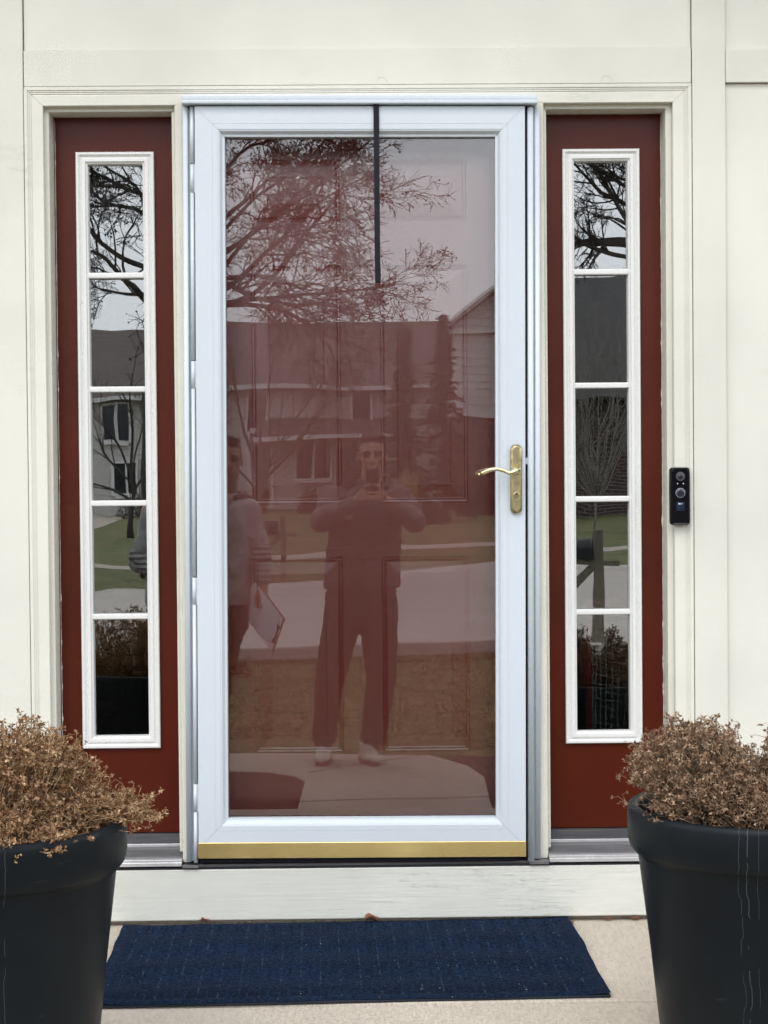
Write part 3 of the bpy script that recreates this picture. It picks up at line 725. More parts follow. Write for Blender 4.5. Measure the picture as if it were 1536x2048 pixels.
add_tube(bm, [(hx, -0.058, pz + .001), (hx - 0.006, -0.068, pz - 0.002), (hx - 0.014, -0.070, pz - 0.008), (hx - 0.023, -0.070, pz - 0.009), (hx - 0.034, -0.070, pz - 0.003), (hx - 0.050, -0.069, pz + 0.0015), (hx - 0.066, -0.067, pz + 0.001), (hx - 0.080, -0.064, pz - 0.003), (hx - 0.090, -0.061, pz - 0.008), (hx - 0.0945, -0.059, pz - 0.011)],
         [0.0075, 0.0082, 0.0066, 0.0056, 0.0052, 0.0050, 0.0052, 0.0058, 0.0060, 0.0058], 12)
add_ball(bm, (hx - 0.0995, -0.057, pz - 0.0125), 0.0050, 0.8, 1, 1, 10)
D('handle_lever', bm, 'polished_brass', smooth=True)
bm = bmesh.new(); lath_y(bm, hx, -0.0285, [(0.0078, -0.0365), (0.0078, -0.0385), (0.0066, -0.0395)], 20); D('lock_cylinder', bm, 'polished_brass')
bm = bmesh.new(); add_box(bm, hx - 0.0009, hx + 0.0009, -0.0402, -0.0390, -0.0325, -0.0245); lath_y(bm, hx, -0.0262, [(0.0018, -0.0395), (0.0018, -0.0402)], 10); D('keyhole', bm, 'dark_gap')

# over-the-door hanger strap
bm = bmesh.new()
add_box(bm, 0.0355, 0.0500, -0.0400, -0.0385, 2.142, 2.5775)
add_box(bm, 0.0360, 0.0510, -0.0425, -0.0375, 2.108, 2.1460)
add_box(bm, 0.0360, 0.0510, -0.0560, -0.0425, 2.108, 2.1120)
add_box(bm, 0.0360, 0.0510, -0.0575, -0.0560, 2.108, 2.1300)
add_box(bm, 0.0355, 0.0500, -0.0385, -0.0065, 2.5745, 2.5760)
tag(link('wreath_hanger', bm, 'black_metal', bevel=0.0004), 'long thin black wreath hanger hooked over the top of the storm door', 'hanger')

# ------------------------------------------------------------------ video doorbell
db = thing('video_doorbell', 'black video doorbell with round lens and button on the cream door casing', 'doorbell', (0.8390, -0.006, 1.5395))
def rrect(hw, z0, z1, rad, k=6):
    pts = []
    for cx_, cz_, a0 in ((hw - rad, z1 - rad, 0), (-hw + rad, z1 - rad, 90), (-hw + rad, z0 + rad, 180), (hw - rad, z0 + rad, 270)):
        for i in range(k + 1):
            a = R(a0 + 90 * i / k); pts.append((cx_ + rad * math.cos(a), cz_ + rad * math.sin(a)))
    return pts
bm = bmesh.new(); loops = []
for d_, y in ((0, 0.004), (0, -0.017), (0.0015, -0.0195), (0.004, -0.0208)):
    loops.append([bm.verts.new((x, y, z)) for x, z in rrect(0.0253 - d_, -0.0765 + d_, 0.0765 - d_, 0.0085)])
for a, b2 in zip(loops, loops[1:]):
    for k in range(len(a)): fc = bm.faces.new((a[k], a[(k + 1) % len(a)], b2[(k + 1) % len(a)], b2[k])); fc.smooth = True
bm.faces.new(loops[-1]); link('body', bm, 'black_plastic', db)
bm = bmesh.new(); lath_y(bm, 0, 0.0525, [(0.0122, -0.0208), (0.0122, -0.0222), (0.0110, -0.0228), (0.0085, -0.0215), (0.0075, -0.0225)], 28); ln_ = link('camera_ring', bm, 'lens_ring', db)
bm = bmesh.new(); lath_y(bm, 0, 0.0525, [(0.0070, -0.0222), (0.0062, -0.0240), (0.0035, -0.0252)], 24); link('lens', bm, 'lens_glass', db)
for sx_ in (-1, 1):
    bm = bmesh.new(); lath_y(bm, sx_ * 0.0078, 0.0335, [(0.0018, -0.0208), (0.0014, -0.0216)], 10); link('sensor_light', bm, 'led_white', db)
bm = bmesh.new(); lath_y(bm, 0.0, 0.009, [(0.0128, -0.0208), (0.0126, -0.0218), (0.0114, -0.0218)], 28); link('button_ring', bm, 'ring_grey', db)
bm = bmesh.new(); lath_y(bm, 0.0, 0.009, [(0.0113, -0.0208), (0.0110, -0.0222), (0.006, -0.0226)], 28); link('button', bm, 'lens_glass', db)
bm = bmesh.new(); add_box(bm, -0.0112, 0.0112, -0.0216, -0.0205, -0.0385, -0.0150); sc2 = link('screen', bm, 'display_blue', db, bevel=0.002)
bm = bmesh.new()
for x, z, rr in ((-0.0045, -0.0195, 0.0017), (-0.001, -0.0188, 0.0013), (0.0018, -0.0203, 0.0014), (0.0045, -0.0190, 0.0010), (-0.0020, -0.0212, 0.0011)):
    lath_y(bm, x, z, [(rr, -0.0216), (rr, -0.0220)], 8)
link('screen_reflection', bm, 'display_glint', sc2)  # pale dots paint a reflection on the blue square
bm = bmesh.new(); add_box(bm, -0.020, 0.020, -0.0210, -0.0040, -0.0758, -0.0690); link('lower_trim', bm, 'lens_ring', db, bevel=0.003)

# ------------------------------------------------------------------ door mat
mat_c = (-0.056, -0.362, ZP); ma = -0.030
bm = bmesh.new(); add_box(bm, -0.588, 0.588, -0.338, 0.338, 0.0, 0.007)
dm = thing('door_mat', 'large navy blue ribbed door mat lying in front of the white kick board', 'door mat', (-0.045, -0.362, ZP), (0, 0, R(1.6)))
ba = link('backing', bm, 'mat_rubber', dm, bevel=0.002)
bm = bmesh.new(); nx, ny = 150, 90; gg = {}
random.seed(5)
for i in range(nx + 1):
    for j in range(ny + 1):
        x = -0.586 + 1.172 * i / nx; y = -0.336 + 0.672 * j / ny
        e = min(x + 0.586, 0.586 - x, y + 0.336, 0.336 - y)
        h = 0.0095 + 0.0012 * math.sin(2 * PI * y / 0.0155 + (math.floor(x / 0.047) % 2) * PI) * (e > 0.03)
        if e < 0.03: h = 0.0105 if e > 0.012 else 0.0078
        h += noise.noise(Vector((x * 60, y * 60, 0))) * 0.0012 + noise.noise(Vector((x * 4, y * 5, 7))) * 0.0012
        lift = 0.010 * max(0.0, (abs(x) - 0.50) / 0.09) ** 2 * max(0.0, 0.5 + noise.noise(Vector((x * 3, y * 4, 2))))
        gg[i, j] = bm.verts.new((x * 1.006 + noise.noise(Vector((x * 5, y * 9, 5))) * 0.0045, y * 1.01 + noise.noise(Vector((x * 7, y * 5, 15))) * 0.0040, h + lift))
for i in range(nx):
    for j in range(ny): bm.faces.new((gg[i, j], gg[i + 1, j], gg[i + 1, j + 1], gg[i, j + 1])).smooth = True
link('pile', bm, 'mat_fibre', dm)

# ------------------------------------------------------------------ pots and dried plants
def pot(label, cx, cy_, r, zt, zb, name='planter_pot'):
    t = thing(name, label, 'plant pot', (cx, cy_, zb), group='tall black planters')
    H = zt - zb
    bm = bmesh.new()
    add_lathe(bm, [(0.0, 0.0), (r * 0.73, 0.0), (r * 0.745, 0.006), (r * 0.83, H * 0.42), (r * 0.918, H - 0.105), (r * 0.924, H - 0.098), (r * 0.955, H - 0.094), (r * 0.985, H - 0.083), (r, H - 0.066), (r * 1.0, H - 0.012), (r * 0.992, H - 0.003), (r * 0.975, H), (r * 0.925, H - 0.001), (r * 0.912, H - 0.010), (r * 0.905, H - 0.060)], 96)
    link('shell', bm, 'pot_plastic', t)
    bm = bmesh.new(); add_lathe(bm, [(r * 0.906, H - 0.045), (r * 0.6, H - 0.035), (0.0, H - 0.03)], 40); link('soil_surface', bm, 'soil', t)
    return t
PL = (-0.733, -1.20, 0.263, 0.936); PR = (0.812, -1.0, 0.266, 0.910)
pot('black planter left of the mat, brown plant spilling over its right rim', *PL, ZP)
pot('black planter right of the mat, thin white drip lines down its front', *PR, ZP)

def plant(name, label, cx, cy_, z0, lobes, nst, seed, mats_, spread=0.4):
    rnd = random.Random(seed)
    t = thing(name, label, 'dried plant', (cx, cy_, z0))
    bs = bmesh.new(); bf = bmesh.new()
    wts = [q[-1] for q in lobes]
    def floret(p, s):
        # crumpled little seed head: a few bent petals round a knot
        for k in range(rnd.choice((3, 4, 5, 6))):
            d = Vector((rnd.gauss(0, 1), rnd.gauss(0, 1), rnd.gauss(0.2, 1))).normalized()
            e = d.orthogonal().normalized(); e.rotate(Matrix.Rotation(rnd.uniform(0, 6.28), 3, d))
            q = p + d * s * rnd.uniform(0.7, 1.5)
            wv = e * s * rnd.uniform(0.18, 0.42); md = p + d * s * 0.55 + d.cross(e) * s * rnd.uniform(-0.4, 0.4)
            a, b2, c, dd = (bf.verts.new(p), bf.verts.new(md + wv), bf.verts.new(q), bf.verts.new(md - wv))
            bf.faces.new((a, b2, c)); bf.faces.new((a, c, dd))
    for i in range(nst):
        lb = rnd.choices(lobes, wts)[0]
        (lx, ly, lz, rx, ry_, rz, droop, _) = lb
        while True:
            d = Vector((rnd.gauss(0, 1), rnd.gauss(0, 1), rnd.gauss(0, 1))).normalized()
            if d.z > -0.25: break
        rr = rnd.uniform(0.35, 1.0) ** 0.4 * (1 + 0.16 * noise.noise(d * 3.2 + Vector((seed, lx * 9, 0))))
        tip = Vector((lx + d.x * rx * rr, ly + d.y * ry_ * rr, lz + d.z * rz * rr))
        if rnd.random() < 0.06: tip = Vector((lx, ly, lz)) + (tip - Vector((lx, ly, lz))) * rnd.uniform(1.05, 1.22)
        if tip.z < 0.0 and math.hypot(tip.x, tip.y) < 0.27: tip.z = rnd.uniform(0.01, 0.04)
        base = Vector((tip.x * spread + rnd.gauss(0, 0.02), tip.y * spread + rnd.gauss(0, 0.02), -0.03))
        bl = math.hypot(base.x, base.y)
        if bl > 0.20: base.x *= 0.20 / bl; base.y *= 0.20 / bl
        mid = base.lerp(tip, 0.5) + Vector((rnd.gauss(0, 0.012), rnd.gauss(0, 0.012), droop * (tip - base).length * rnd.uniform(0.5, 1.2)))
        pts = []
        ns = 5
        for k in range(ns + 1):
            u = k / ns; p = base * (1 - u) ** 2 + mid * 2 * u * (1 - u) + tip * u * u
            if 0 < k < ns: p = p + Vector((rnd.gauss(0, 0.0028),) * 1 + (rnd.gauss(0, 0.0028), rnd.gauss(0, 0.002)))
            pts.append(p)
        r0 = rnd.uniform(0.0009, 0.0017)
        add_tube(bs, pts, [r0 * (1 - 0.5 * k / ns) for k in range(ns + 1)], 3, False)
        # side shoots each ending in a head
        for q in range(rnd.choice((2, 3, 4, 5))):
            j = rnd.choice((2, 3, 4, 5)); p = pts[j]
            dv = Vector((rnd.gauss(0, 1), rnd.gauss(0, 1), rnd.gauss(0.7, 0.8))).normalized() * rnd.uniform(0.008, 0.026)
            hk = p + dv; bend = hk + Vector((rnd.gauss(0, 0.006), rnd.gauss(0, 0.006), rnd.uniform(-0.010, 0.006)))
            add_tube(bs, [p, p.lerp(hk, 0.6), hk, bend], [r0 * 0.6, r0 * 0.5, r0 * 0.45, r0 * 0.4], 3, False)
            floret(bend, rnd.uniform(0.0036, 0.0074))
        for q in range(3): floret(tip + Vector((rnd.gauss(0, .004), rnd.gauss(0, .004), rnd.gauss(0, .004))), rnd.uniform(0.0045, 0.0082))
    link('stems', bs, mats_[0], t, recalc=False); link('seed_heads', bf, mats_[1], t, recalc=False)
    return t
plant('dried_plant', 'tan brown dried flower clump with curled stems trailing right, in the left planter', PL[0], PL[1], PL[3] - 0.035,
      [(-0.03, 0.0, 0.045, 0.235, 0.22, 0.21, 0.05, 10), (0.12, 0.03, 0.07, 0.12, 0.13, 0.10, 0.10, 2.2), (0.07, 0.0, 0.13, 0.11, 0.13, 0.085, 0.04, 2.4), (0.20, 0.0, 0.045, 0.13, 0.10, 0.055, 0.22, 2.0), (0.0, -0.17, 0.03, 0.22, 0.10, 0.06, 0.2, 2.4), (0.10, -0.05, 0.15, 0.10, 0.10, 0.06, 0.05, 0.9), (0.24, 0.0, 0.03, 0.10, 0.08, 0.05, 0.35, 0.8)],
      1600, 11, ('dry_stem', 'dry_flower'))
plant('dried_plant', 'greyish brown dead mum in two rounded clumps, in the right planter', PR[0], PR[1], PR[3] - 0.035,
      [(-0.135, -0.02, 0.10, 0.135, 0.15, 0.115, 0.04, 6), (-0.09, -0.10, 0.045, 0.165, 0.09, 0.045, 0.12, 2.2), (0.10, 0.0, 0.055, 0.15, 0.17, 0.085, 0.08, 4), (0.045, 0.0, 0.15, 0.028, 0.05, 0.055, 0.0, 0.5), (0.16, 0.0, 0.12, 0.07, 0.10, 0.05, 0.0, 1.2)],
      1350, 23, ('dry_stem_grey', 'dry_flower_mauve'))

# ------------------------------------------------------------------ fallen leaves on the porch
def leaf(label, x, y, z, s, rz, seed):
    rnd = random.Random(seed); bm = bmesh.new(); nn = 9; top = []
    for i in range(nn):
        u = i / (nn - 1); wd = math.sin(PI * min(1, u * 1.05)) * 0.42 * s + 0.001
        row = []
        for k in range(5):
            v = (k - 2) / 2
            row.append(bm.verts.new((u * s - s / 2, v * wd, 0.004 + abs(v) ** 1.5 * 0.35 * s + 0.12 * s * math.sin(u * 5) + rnd.gauss(0, 0.0006))))
        top.append(row)
    for a, b2 in zip(top, top[1:]):
        for k in range(4): bm.faces.new((a[k], a[k + 1], b2[k + 1], b2[k])).smooth = True
    o = link('fallen_leaf', bm, 'dry_leaf'); o.location = (x, y, z); o.rotation_euler = (0, 0, rz)
    sm = o.modifiers.new('thick', 'SOLIDIFY'); sm.thickness = 0.0008
    tag(o, label, 'leaf', 'dry leaves by the kick board')
leaf('curled brown leaf at the back edge of the blue mat, against the white board', 0.012, -0.034, ZP + 0.010, 0.034, 0.3, 1)
leaf('small dark leaf on the mat corner beside the right planter', 0.540, -0.050, ZP + 0.0, 0.018, 1.2, 2)
leaf('dark leaf scrap tucked under the board toward the left planter', -0.43, -0.026, ZP + 0.010, 0.022, 0.1, 3)
leaf('blackish leaf scrap under the board beside the right planter', 0.715, -0.018, ZP, 0.020, 0.4, 6)
leaf('tiny leaf crumb on bare concrete right of the mat', 0.64, -0.020, ZP, 0.016, 2.0, 4)

# ------------------------------------------------------------------ toy goal inside, behind the right sidelight
tg = thing('net_goal', 'small red framed goal with white net standing indoors behind the right sidelight', 'goal', (0.72, 0.40, 0.56))
T = -Vector(tg.location)
bm = bmesh.new()
for a, b2 in (((0.648, 0.36, 1.232), (1.2, 0.36, 1.232)), ((0.648, 0.36, 1.232), (0.648, 0.42, 0.58)), ((1.2, 0.36, 1.232), (1.2, 0.42, 0.58)), ((0.648, 0.42, 0.58), (0.648, 0.85, 0.58)), ((1.2, 0.42, 0.58), (1.2, 0.85, 0.58)), ((0.648, 0.85, 0.58), (1.2, 0.85, 0.58))):
    add_tube(bm, [Vector(a) + T, Vector(b2) + T], 0.011, 10)
link('frame', bm, 'goal_red', tg)
bm = bmesh.new(); nx, nz_ = 24, 27
def npt(i, j):
    u = i / nx; v = j / nz_
    x = 0.652 + 0.54 * u ** 1.25 + 0.010 * math.sin(v * 7) * u
    z = 1.222 - 0.64 * v - 0.035 * math.sin(PI * min(1, u * 1.5)) * (1 - v)
    y = 0.335 + 0.05 * math.sin(u * 9) * v
    return Vector((x + noise.noise(Vector((i * .7, j * .7, 0))) * 0.005, y, z + noise.noise(Vector((i * .7, j * .7, 9))) * 0.006)) + T
for i in range(nx + 1): add_tube(bm, [npt(i, j) for j in range(nz_ + 1)], 0.0019, 4, False)
for j in range(nz_ + 1): add_tube(bm, [npt(i, j) for i in range(nx + 1)], 0.0017, 4, False)
add_tube(bm, [Vector((0.655 + 0.03 * math.cos(a / 3), 0.345, 1.21 + 0.025 * math.sin(a / 3))) + T for a in range(19)], 0.0035, 6)
add_tube(bm, [npt(5, 0), npt(7, 3), npt(8, 8), npt(10, 14), npt(12, 20)], 0.002, 5)
link('net', bm, 'net_cord', tg)
bm = bmesh.new(); nn = 12; q = []
for i in range(nn + 1):
    x = 0.636 + 0.036 * i / nn; y = 0.415 + 0.006 * math.sin(i * 1.3)
    q.append((bm.verts.new(Vector((x, y, 1.07)) + T), bm.verts.new(Vector((x, y, 0.60)) + T)))
for a, b2 in zip(q, q[1:]): bm.faces.new((a[0], b2[0], b2[1], a[1])).smooth = True
o = link('side_cloth', bm, 'goal_cloth', tg); sm = o.modifiers.new('t', 'SOLIDIFY'); sm.thickness = 0.002

# ================================================================== ACROSS THE STREET (seen mirrored in the glass)
def hbox(bm, x0, x1, y0, y1, z0, z1): add_box(bm, min(x0, x1), max(x0, x1), min(y0, y1), max(y0, y1), z0, z1)
def window(par, x0, x1, z0, z1, y, mull=True, trim='trim_white', dep=0.12):
    # frame faces +y (towards the street)
    bm = bmesh.new(); fw = 0.11
    hbox(bm, x0 - fw, x0, y, y + dep, z0 - fw, z1 + fw); hbox(bm, x1, x1 + fw, y, y + dep, z0 - fw, z1 + fw)
    hbox(bm, x0, x1, y, y + dep, z1, z1 + fw); hbox(bm, x0, x1, y, y + dep + 0.05, z0 - 0.2, z0)
    if mull: hbox(bm, (x0 + x1) / 2 - 0.06, (x0 + x1) / 2 + 0.06, y, y + dep * 0.8, z0, z1)
    w_ = link('window', bm, trim, par)
    bm = bmesh.new(); hbox(bm, x0, x1, y + 0.01, y + 0.04, z0, z1); link('pane', bm, 'window_dark', w_)
    return w_
hA = thing('house_across_street', 'two-storey house with pale lap siding and a long brown roof across the street', 'house', (0, 0, 0))
YA = -70.0
bm = bmesh.new(); hbox(bm, -11.6, 3.6, YA - 8, YA, -0.05, 5.35); link('wall', bm, 'lap_siding', hA)
bm = bmesh.new()   # main gable roof, ridge parallel to the street
y0r, y1r, yr = YA + 0.7, YA - 8.7, YA - 4
for x0, x1 in ((-12.1, 4.0),):
    a = [bm.verts.new(p) for p in ((x0, y0r, 5.1), (x1, y0r, 5.1), (x1, yr, 8.35), (x0, yr, 8.35), (x0, y1r, 5.1), (x1, y1r, 5.1))]
    for q in ((0, 1, 2, 3), (3, 2, 5, 4), (0, 3, 4), (1, 5, 2), (0, 4, 5, 1)): bm.faces.new([a[i] for i in q])
rf = link('roof', bm, 'shingle_brown', hA)
bm = bmesh.new(); hbox(bm, -12.1, 4.0, YA + 0.62, YA + 0.78, 5.0, 5.2); link('gutter', bm, 'trim_white', hA)
bm = bmesh.new(); hbox(bm, -8.2, -7.4, yr - 0.9, yr - 0.1, 7.4, 9.4); link('chimney', bm, 'brick', rf)
bm = bmesh.new()   # low shed roof over the ground floor
a = [bm.verts.new(p) for p in ((-5.6, YA + 1.5, 3.05), (0.9, YA + 1.5, 3.05), (0.9, YA + 0.0, 3.75), (-5.6, YA, 3.75), (-5.6, YA + 1.5, 2.93), (0.9, YA + 1.5, 2.93), (0.9, YA, 2.93), (-5.6, YA, 2.93))]
for q in ((0, 1, 2, 3), (4, 5, 1, 0), (5, 6, 2, 1), (7, 4, 0, 3), (4, 7, 6, 5)): bm.faces.new([a[i] for i in q])
link('porch_roof', bm, 'shingle_brown', hA)
bm = bmesh.new(); hbox(bm, -5.65, 0.95, YA + 1.48, YA + 1.6, 2.86, 3.02); link('gutter', bm, 'trim_white', hA)
window(hA, -3.9, -2.45, 1.35, 2.72, YA + 0.02)
window(hA, -1.42, -0.66, 3.55, 5.0, YA + 0.02, False)
window(hA, -5.9, -5.3, 3.4, 4.9, YA + 0.02, False)
window(hA, -9.6, -8.6, 3.2, 4.8, YA + 0.02, True)
window(hA, -9.3, -8.2, 0.9, 2.4, YA + 0.02, True)
bm = bmesh.new(); hbox(bm, -5.75, -5.15, YA + 0.02, YA + 0.1, 0.3, 2.75); link('door', bm, 'shutter_dark', hA)
bm = bmesh.new(); hbox(bm, -2.15, -1.0, YA + 0.02, YA + 0.1, 0.1, 2.5); link('garage_shadow_door', bm, 'shutter_dark', hA)
bm = bmesh.new(); hbox(bm, -6.1, -5.9, YA + 0.02, YA + 0.14, 0.0, 5.1); hbox(bm, -5.05, -4.9, YA + 0.02, YA + 0.1, 0.0, 2.9); link('corner_trim', bm, 'trim_white', hA)

hB = thing('house_across_street', 'pale-sided gabled house with brick lower walls behind the evergreens across the street', 'house', (0, 0, 0))
YB = -60.0
bm = bmesh.new(); hbox(bm, 2.75, 8.0, YB - 8, YB, 3.6, 7.0)
a = [bm.verts.new(p) for p in ((2.75, YB, 7.0), (8.0, YB, 7.0), (5.4, YB, 9.0), (2.75, YB - 8, 7.0), (8.0, YB - 8, 7.0), (5.4, YB - 8, 9.0))]
for q in ((0, 1, 2), (3, 5, 4), (0, 2, 5, 3), (1, 4, 5, 2)): bm.faces.new([a[i] for i in q])
link('wall', bm, 'pale_siding', hB)
bm = bmesh.new(); hbox(bm, 2.75, 8.0, YB - 8, YB + 0.0, -0.05, 3.55); hbox(bm, 8.0, 20, YB - 8, YB - 0.3, -0.05, 4.6); link('lower_wall', bm, 'brick', hB)
bm = bmesh.new()
for sgn, xe in ((-1, 2.2), (1, 8.6)):
    a = [bm.verts.new(p) for p in ((xe, YB + 0.6, 6.85), (5.4, YB + 0.6, 9.25), (5.4, YB - 8.4, 9.25), (xe, YB - 8.4, 6.85), (xe, YB + 0.6, 6.65), (5.4, YB + 0.6, 9.05), (5.4, YB - 8.4, 9.05), (xe, YB - 8.4, 6.65))]
    for q in ((0, 1, 2, 3), (4, 7, 6, 5), (0, 4, 5, 1), (0, 3, 7, 4), (3, 2, 6, 7)): bm.faces.new([a[i] for i in q])
link('roof', bm, 'shingle_brown', hB)
bm = bmesh.new()
for sgn, xe in ((-1, 2.2), (1, 8.6)):
    add_tube(bm, [(xe, YB + 0.66, 6.80), (5.4, YB + 0.66, 9.20)], 0.11, 4, smooth=False)
hbox(bm, 2.1, 5.4, YB + 0.02, YB + 0.3, 6.62, 6.78); link('fascia', bm, 'trim_white', hB)
bm = bmesh.new(); hbox(bm, 2.66, 2.98, YB + 0.0, YB + 0.1, 3.5, 7.0); hbox(bm, 2.7, 8.0, YB, YB + 0.1, 3.5, 3.62); link('corner_trim', bm, 'trim_white', hB)
bm = bmesh.new()
a = [bm.verts.new(p) for p in ((6.5, YB + 1.2, 4.5), (20.5, YB + 1.2, 4.5), (20.5, YB - 4, 9.6), (6.5, YB - 4, 9.6), (6.5, YB - 9, 4.5), (20.5, YB - 9, 4.5))]
for q in ((0, 1, 2, 3), (3, 2, 5, 4), (0, 3, 4), (1, 5, 2), (0, 4, 5, 1)): bm.faces.new([a[i] for i in q])
link('wing_roof', bm, 'shingle_grey', hB)
window(hB, 4.4, 5.6, 1.0, 2.6, YB + 0.02, True)

rnd = random.Random(12); bm = bmesh.new(); prev = None  # ring of woods added to keep low sky out of the door's gloss
for k in range(361):
    a = R(k); rad = 125 + 14 * noise.noise(Vector((math.cos(a) * 3, math.sin(a) * 3, 0)))
    hgt = 8.5 + 4.0 * noise.noise(Vector((math.cos(a) * 9, math.sin(a) * 9, 5))) + 2.5 * noise.noise(Vector((math.cos(a) * 40, math.sin(a) * 40, 1)))
    if 80 < k % 360 < 100: hgt = 6
    c_ = (math.cos(a) * rad, math.sin(a) * rad - 4)
    cur = [bm.verts.new((c_[0], c_[1], -0.5)), bm.verts.new((c_[0] * 1.01, c_[1] * 1.01, hgt * 0.7)), bm.verts.new((c_[0] * 1.04, c_[1] * 1.04, hgt))]
    if prev:
        for i in range(2): bm.faces.new((prev[i], cur[i], cur[i + 1], prev[i + 1]))
    prev = cur
for i in range(26000):
    a = rnd.uniform(0, 2 * PI); rad = rnd.uniform(117, 132); z = rnd.uniform(1, 11); p = Vector((math.cos(a) * rad, math.sin(a) * rad - 4, z))
    q = [p + Vector((rnd.gauss(0, 0.35), rnd.gauss(0, 0.35), rnd.gauss(0, 0.6))) for _ in range(3)]
    bm.faces.new([bm.verts.new(v) for v in q])
tag(link('added_woods', bm, 'added_woods_bark', recalc=False), 'far grey brown bare woods ring added to block low horizon sky', 'woods', kind='stuff')

# ------------------------------------------------------------------ bare trees
def grow(bm, p, d, Lh, r, lvl, rnd, spec, heads=None):
    sg, wig, trop, nch, cl, cang, cr_ = spec[lvl]
    pts = [p.copy()]; rads = [r]; step = Lh / sg
    for k in range(sg):
        d = (d + Vector((rnd.gauss(0, wig), rnd.gauss(0, wig), rnd.gauss(0, wig) + trop))).normalized()
        p = p + d * step; pts.append(p.copy()); rads.append(max(r * (1 - 0.72 * (k + 1) / sg), 0.0042))
    add_tube(bm, pts, rads, (10, 7, 5, 3, 3, 3)[lvl], False)
    if lvl + 1 < len(spec):
        for q in range(nch):
            u = rnd.uniform(0.28 if lvl else 0.42, 1.0); fi = u * sg; k = min(int(fi), sg - 1)
            pp = pts[k].lerp(pts[k + 1], fi - k); dd = (pts[k + 1] - pts[k]).normalized()
            ax = dd.orthogonal().normalized(); ax.rotate(Matrix.Rotation(rnd.uniform(0, 2 * PI), 3, dd))
            nd = dd.copy(); nd.rotate(Matrix.Rotation(R(rnd.uniform(*cang)), 3, ax))
            grow(bm, pp, nd, Lh * cl * rnd.uniform(0.6, 1.15) * (1.15 - 0.45 * u), max(rads[k] * cr_, 0.0055), lvl + 1, rnd, spec, heads)
    elif heads is not None and rnd.random() < 0.12:
        heads.append(pts[-1])
def bare_tree(name, label, base, h, r, seed, spec, limbs=None, m='bark_dark', heads=False, group='bare trees mirrored in the glass'):
    rnd = random.Random(seed); hd = [] if heads else None
    t = thing(name, label, 'tree', base, group=group)
    bt = bmesh.new(); bc = bmesh.new()
    pts = [Vector((0, 0, -0.1))]; 
    for k in range(6): pts.append(pts[-1] + Vector((rnd.gauss(0, 0.03) * h / 6, rnd.gauss(0, 0.03) * h / 6, h / 6)))
    add_tube(bt, pts, [r * 1.25, r, r * 0.9, r * 0.82, r * 0.72, r * 0.6, r * 0.4], 14)
    link('trunk', bt, m, t)
    for (zf, az_, el, Lh, rr) in limbs:
        k = min(int(zf * 6), 5); p = pts[k].lerp(pts[k + 1], zf * 6 - k)
        d = Vector((math.cos(R(az_)) * math.cos(R(el)), math.sin(R(az_)) * math.cos(R(el)), math.sin(R(el))))
        grow(bc, p, d, Lh, rr, 1, rnd, spec, hd)
    link('crown', bc, m, t, recalc=False)
    if hd:
        bh = bmesh.new()
        for p in hd: add_ball(bh, p, rnd.uniform(0.012, 0.024), seg=4)
        link('seed_pods', bh, 'seed_dark', t, recalc=False)
    return t
spec = [(6, .05, 0, 0, .5, (30, 60), .5), (8, 0.16, -0.01, 12, 0.50, (22, 60), 0.50), (7, 0.17, -0.01, 8, 0.48, (25, 60), 0.55), (5, 0.20, -0.02, 8, 0.52, (25, 65), 0.7), (4, 0.22, -0.02, 0, 0.5, (20, 60), 0.7)]
rt = random.Random(77); lm = []
for k in range(24):
    zf = 0.53 + 0.47 * k / 23
    lm.append((zf, (k * 137.5 + rt.uniform(-20, 20)) % 360, 14 + 58 * (k / 23) ** 1.2 + rt.uniform(-6, 8), (2.9 if zf < 0.68 else 2.1) - 0.4 * abs(zf - 0.6), 0.066 - 0.03 * zf))
lm += [(0.53, 4, 14, 3.3, 0.045), (0.56, -8, 20, 3.3, 0.045), (0.60, 10, 14, 3.4, 0.04), (0.54, 16, 24, 3.1, 0.045), (0.63, -12, 12, 3.3, 0.04), (0.58, 0, 30, 3.1, 0.045), (0.66, 14, 26, 3.0, 0.04)]
bare_tree('bare_tree', 'large bare spreading tree across the street, mirrored in the upper left of the storm door', (-2.86, -23.0, 0), 8.0, 0.17, 4, spec, lm, heads=True)
bare_tree('bare_tree', 'bare tree with thick dark limbs mirrored at the top of the right sidelight', (5.12, -24.0, 0), 8.5, 0.13, 9, spec[:1] + [(8, .09, .01, 11, .45, (25, 60), .5), (6, .15, .01, 8, .45, (25, 60), .55), (5, .2, 0, 6, .5, (25, 60), .7), (3, .2, 0, 0, .5, (20, 60), .7)],
          [(0.655, 180, 2, 2.0, 0.10), (0.55, 172, 78, 2.8, 0.05), (0.60, 165, 62, 2.4, 0.055), (0.62, 186, 10, 1.9, 0.05), (0.70, 200, 30, 2.0, 0.05), (0.62, 10, 30, 3.0, 0.07), (0.74, 178, 24, 2.1, 0.045), (0.80, 165, 52, 2.2, 0.04), (0.86, 182, 30, 2.2, 0.04), (0.9, 190, 48, 2.2, 0.04), (0.9, -20, 60, 2.6, 0.05), (0.72, 95, 50, 2.4, 0.05), (0.95, 172, 20, 2.0, 0.035), (0.78, 186, 8, 1.9, 0.035)])
sp2 = [(6, .05, 0, 0, .5, (30, 60), .5), (6, .08, .03, 7, .5, (15, 40), .5), (5, .10, .02, 6, .5, (15, 40), .55), (4, .14, 0, 0, .5, (20, 50), .6)]
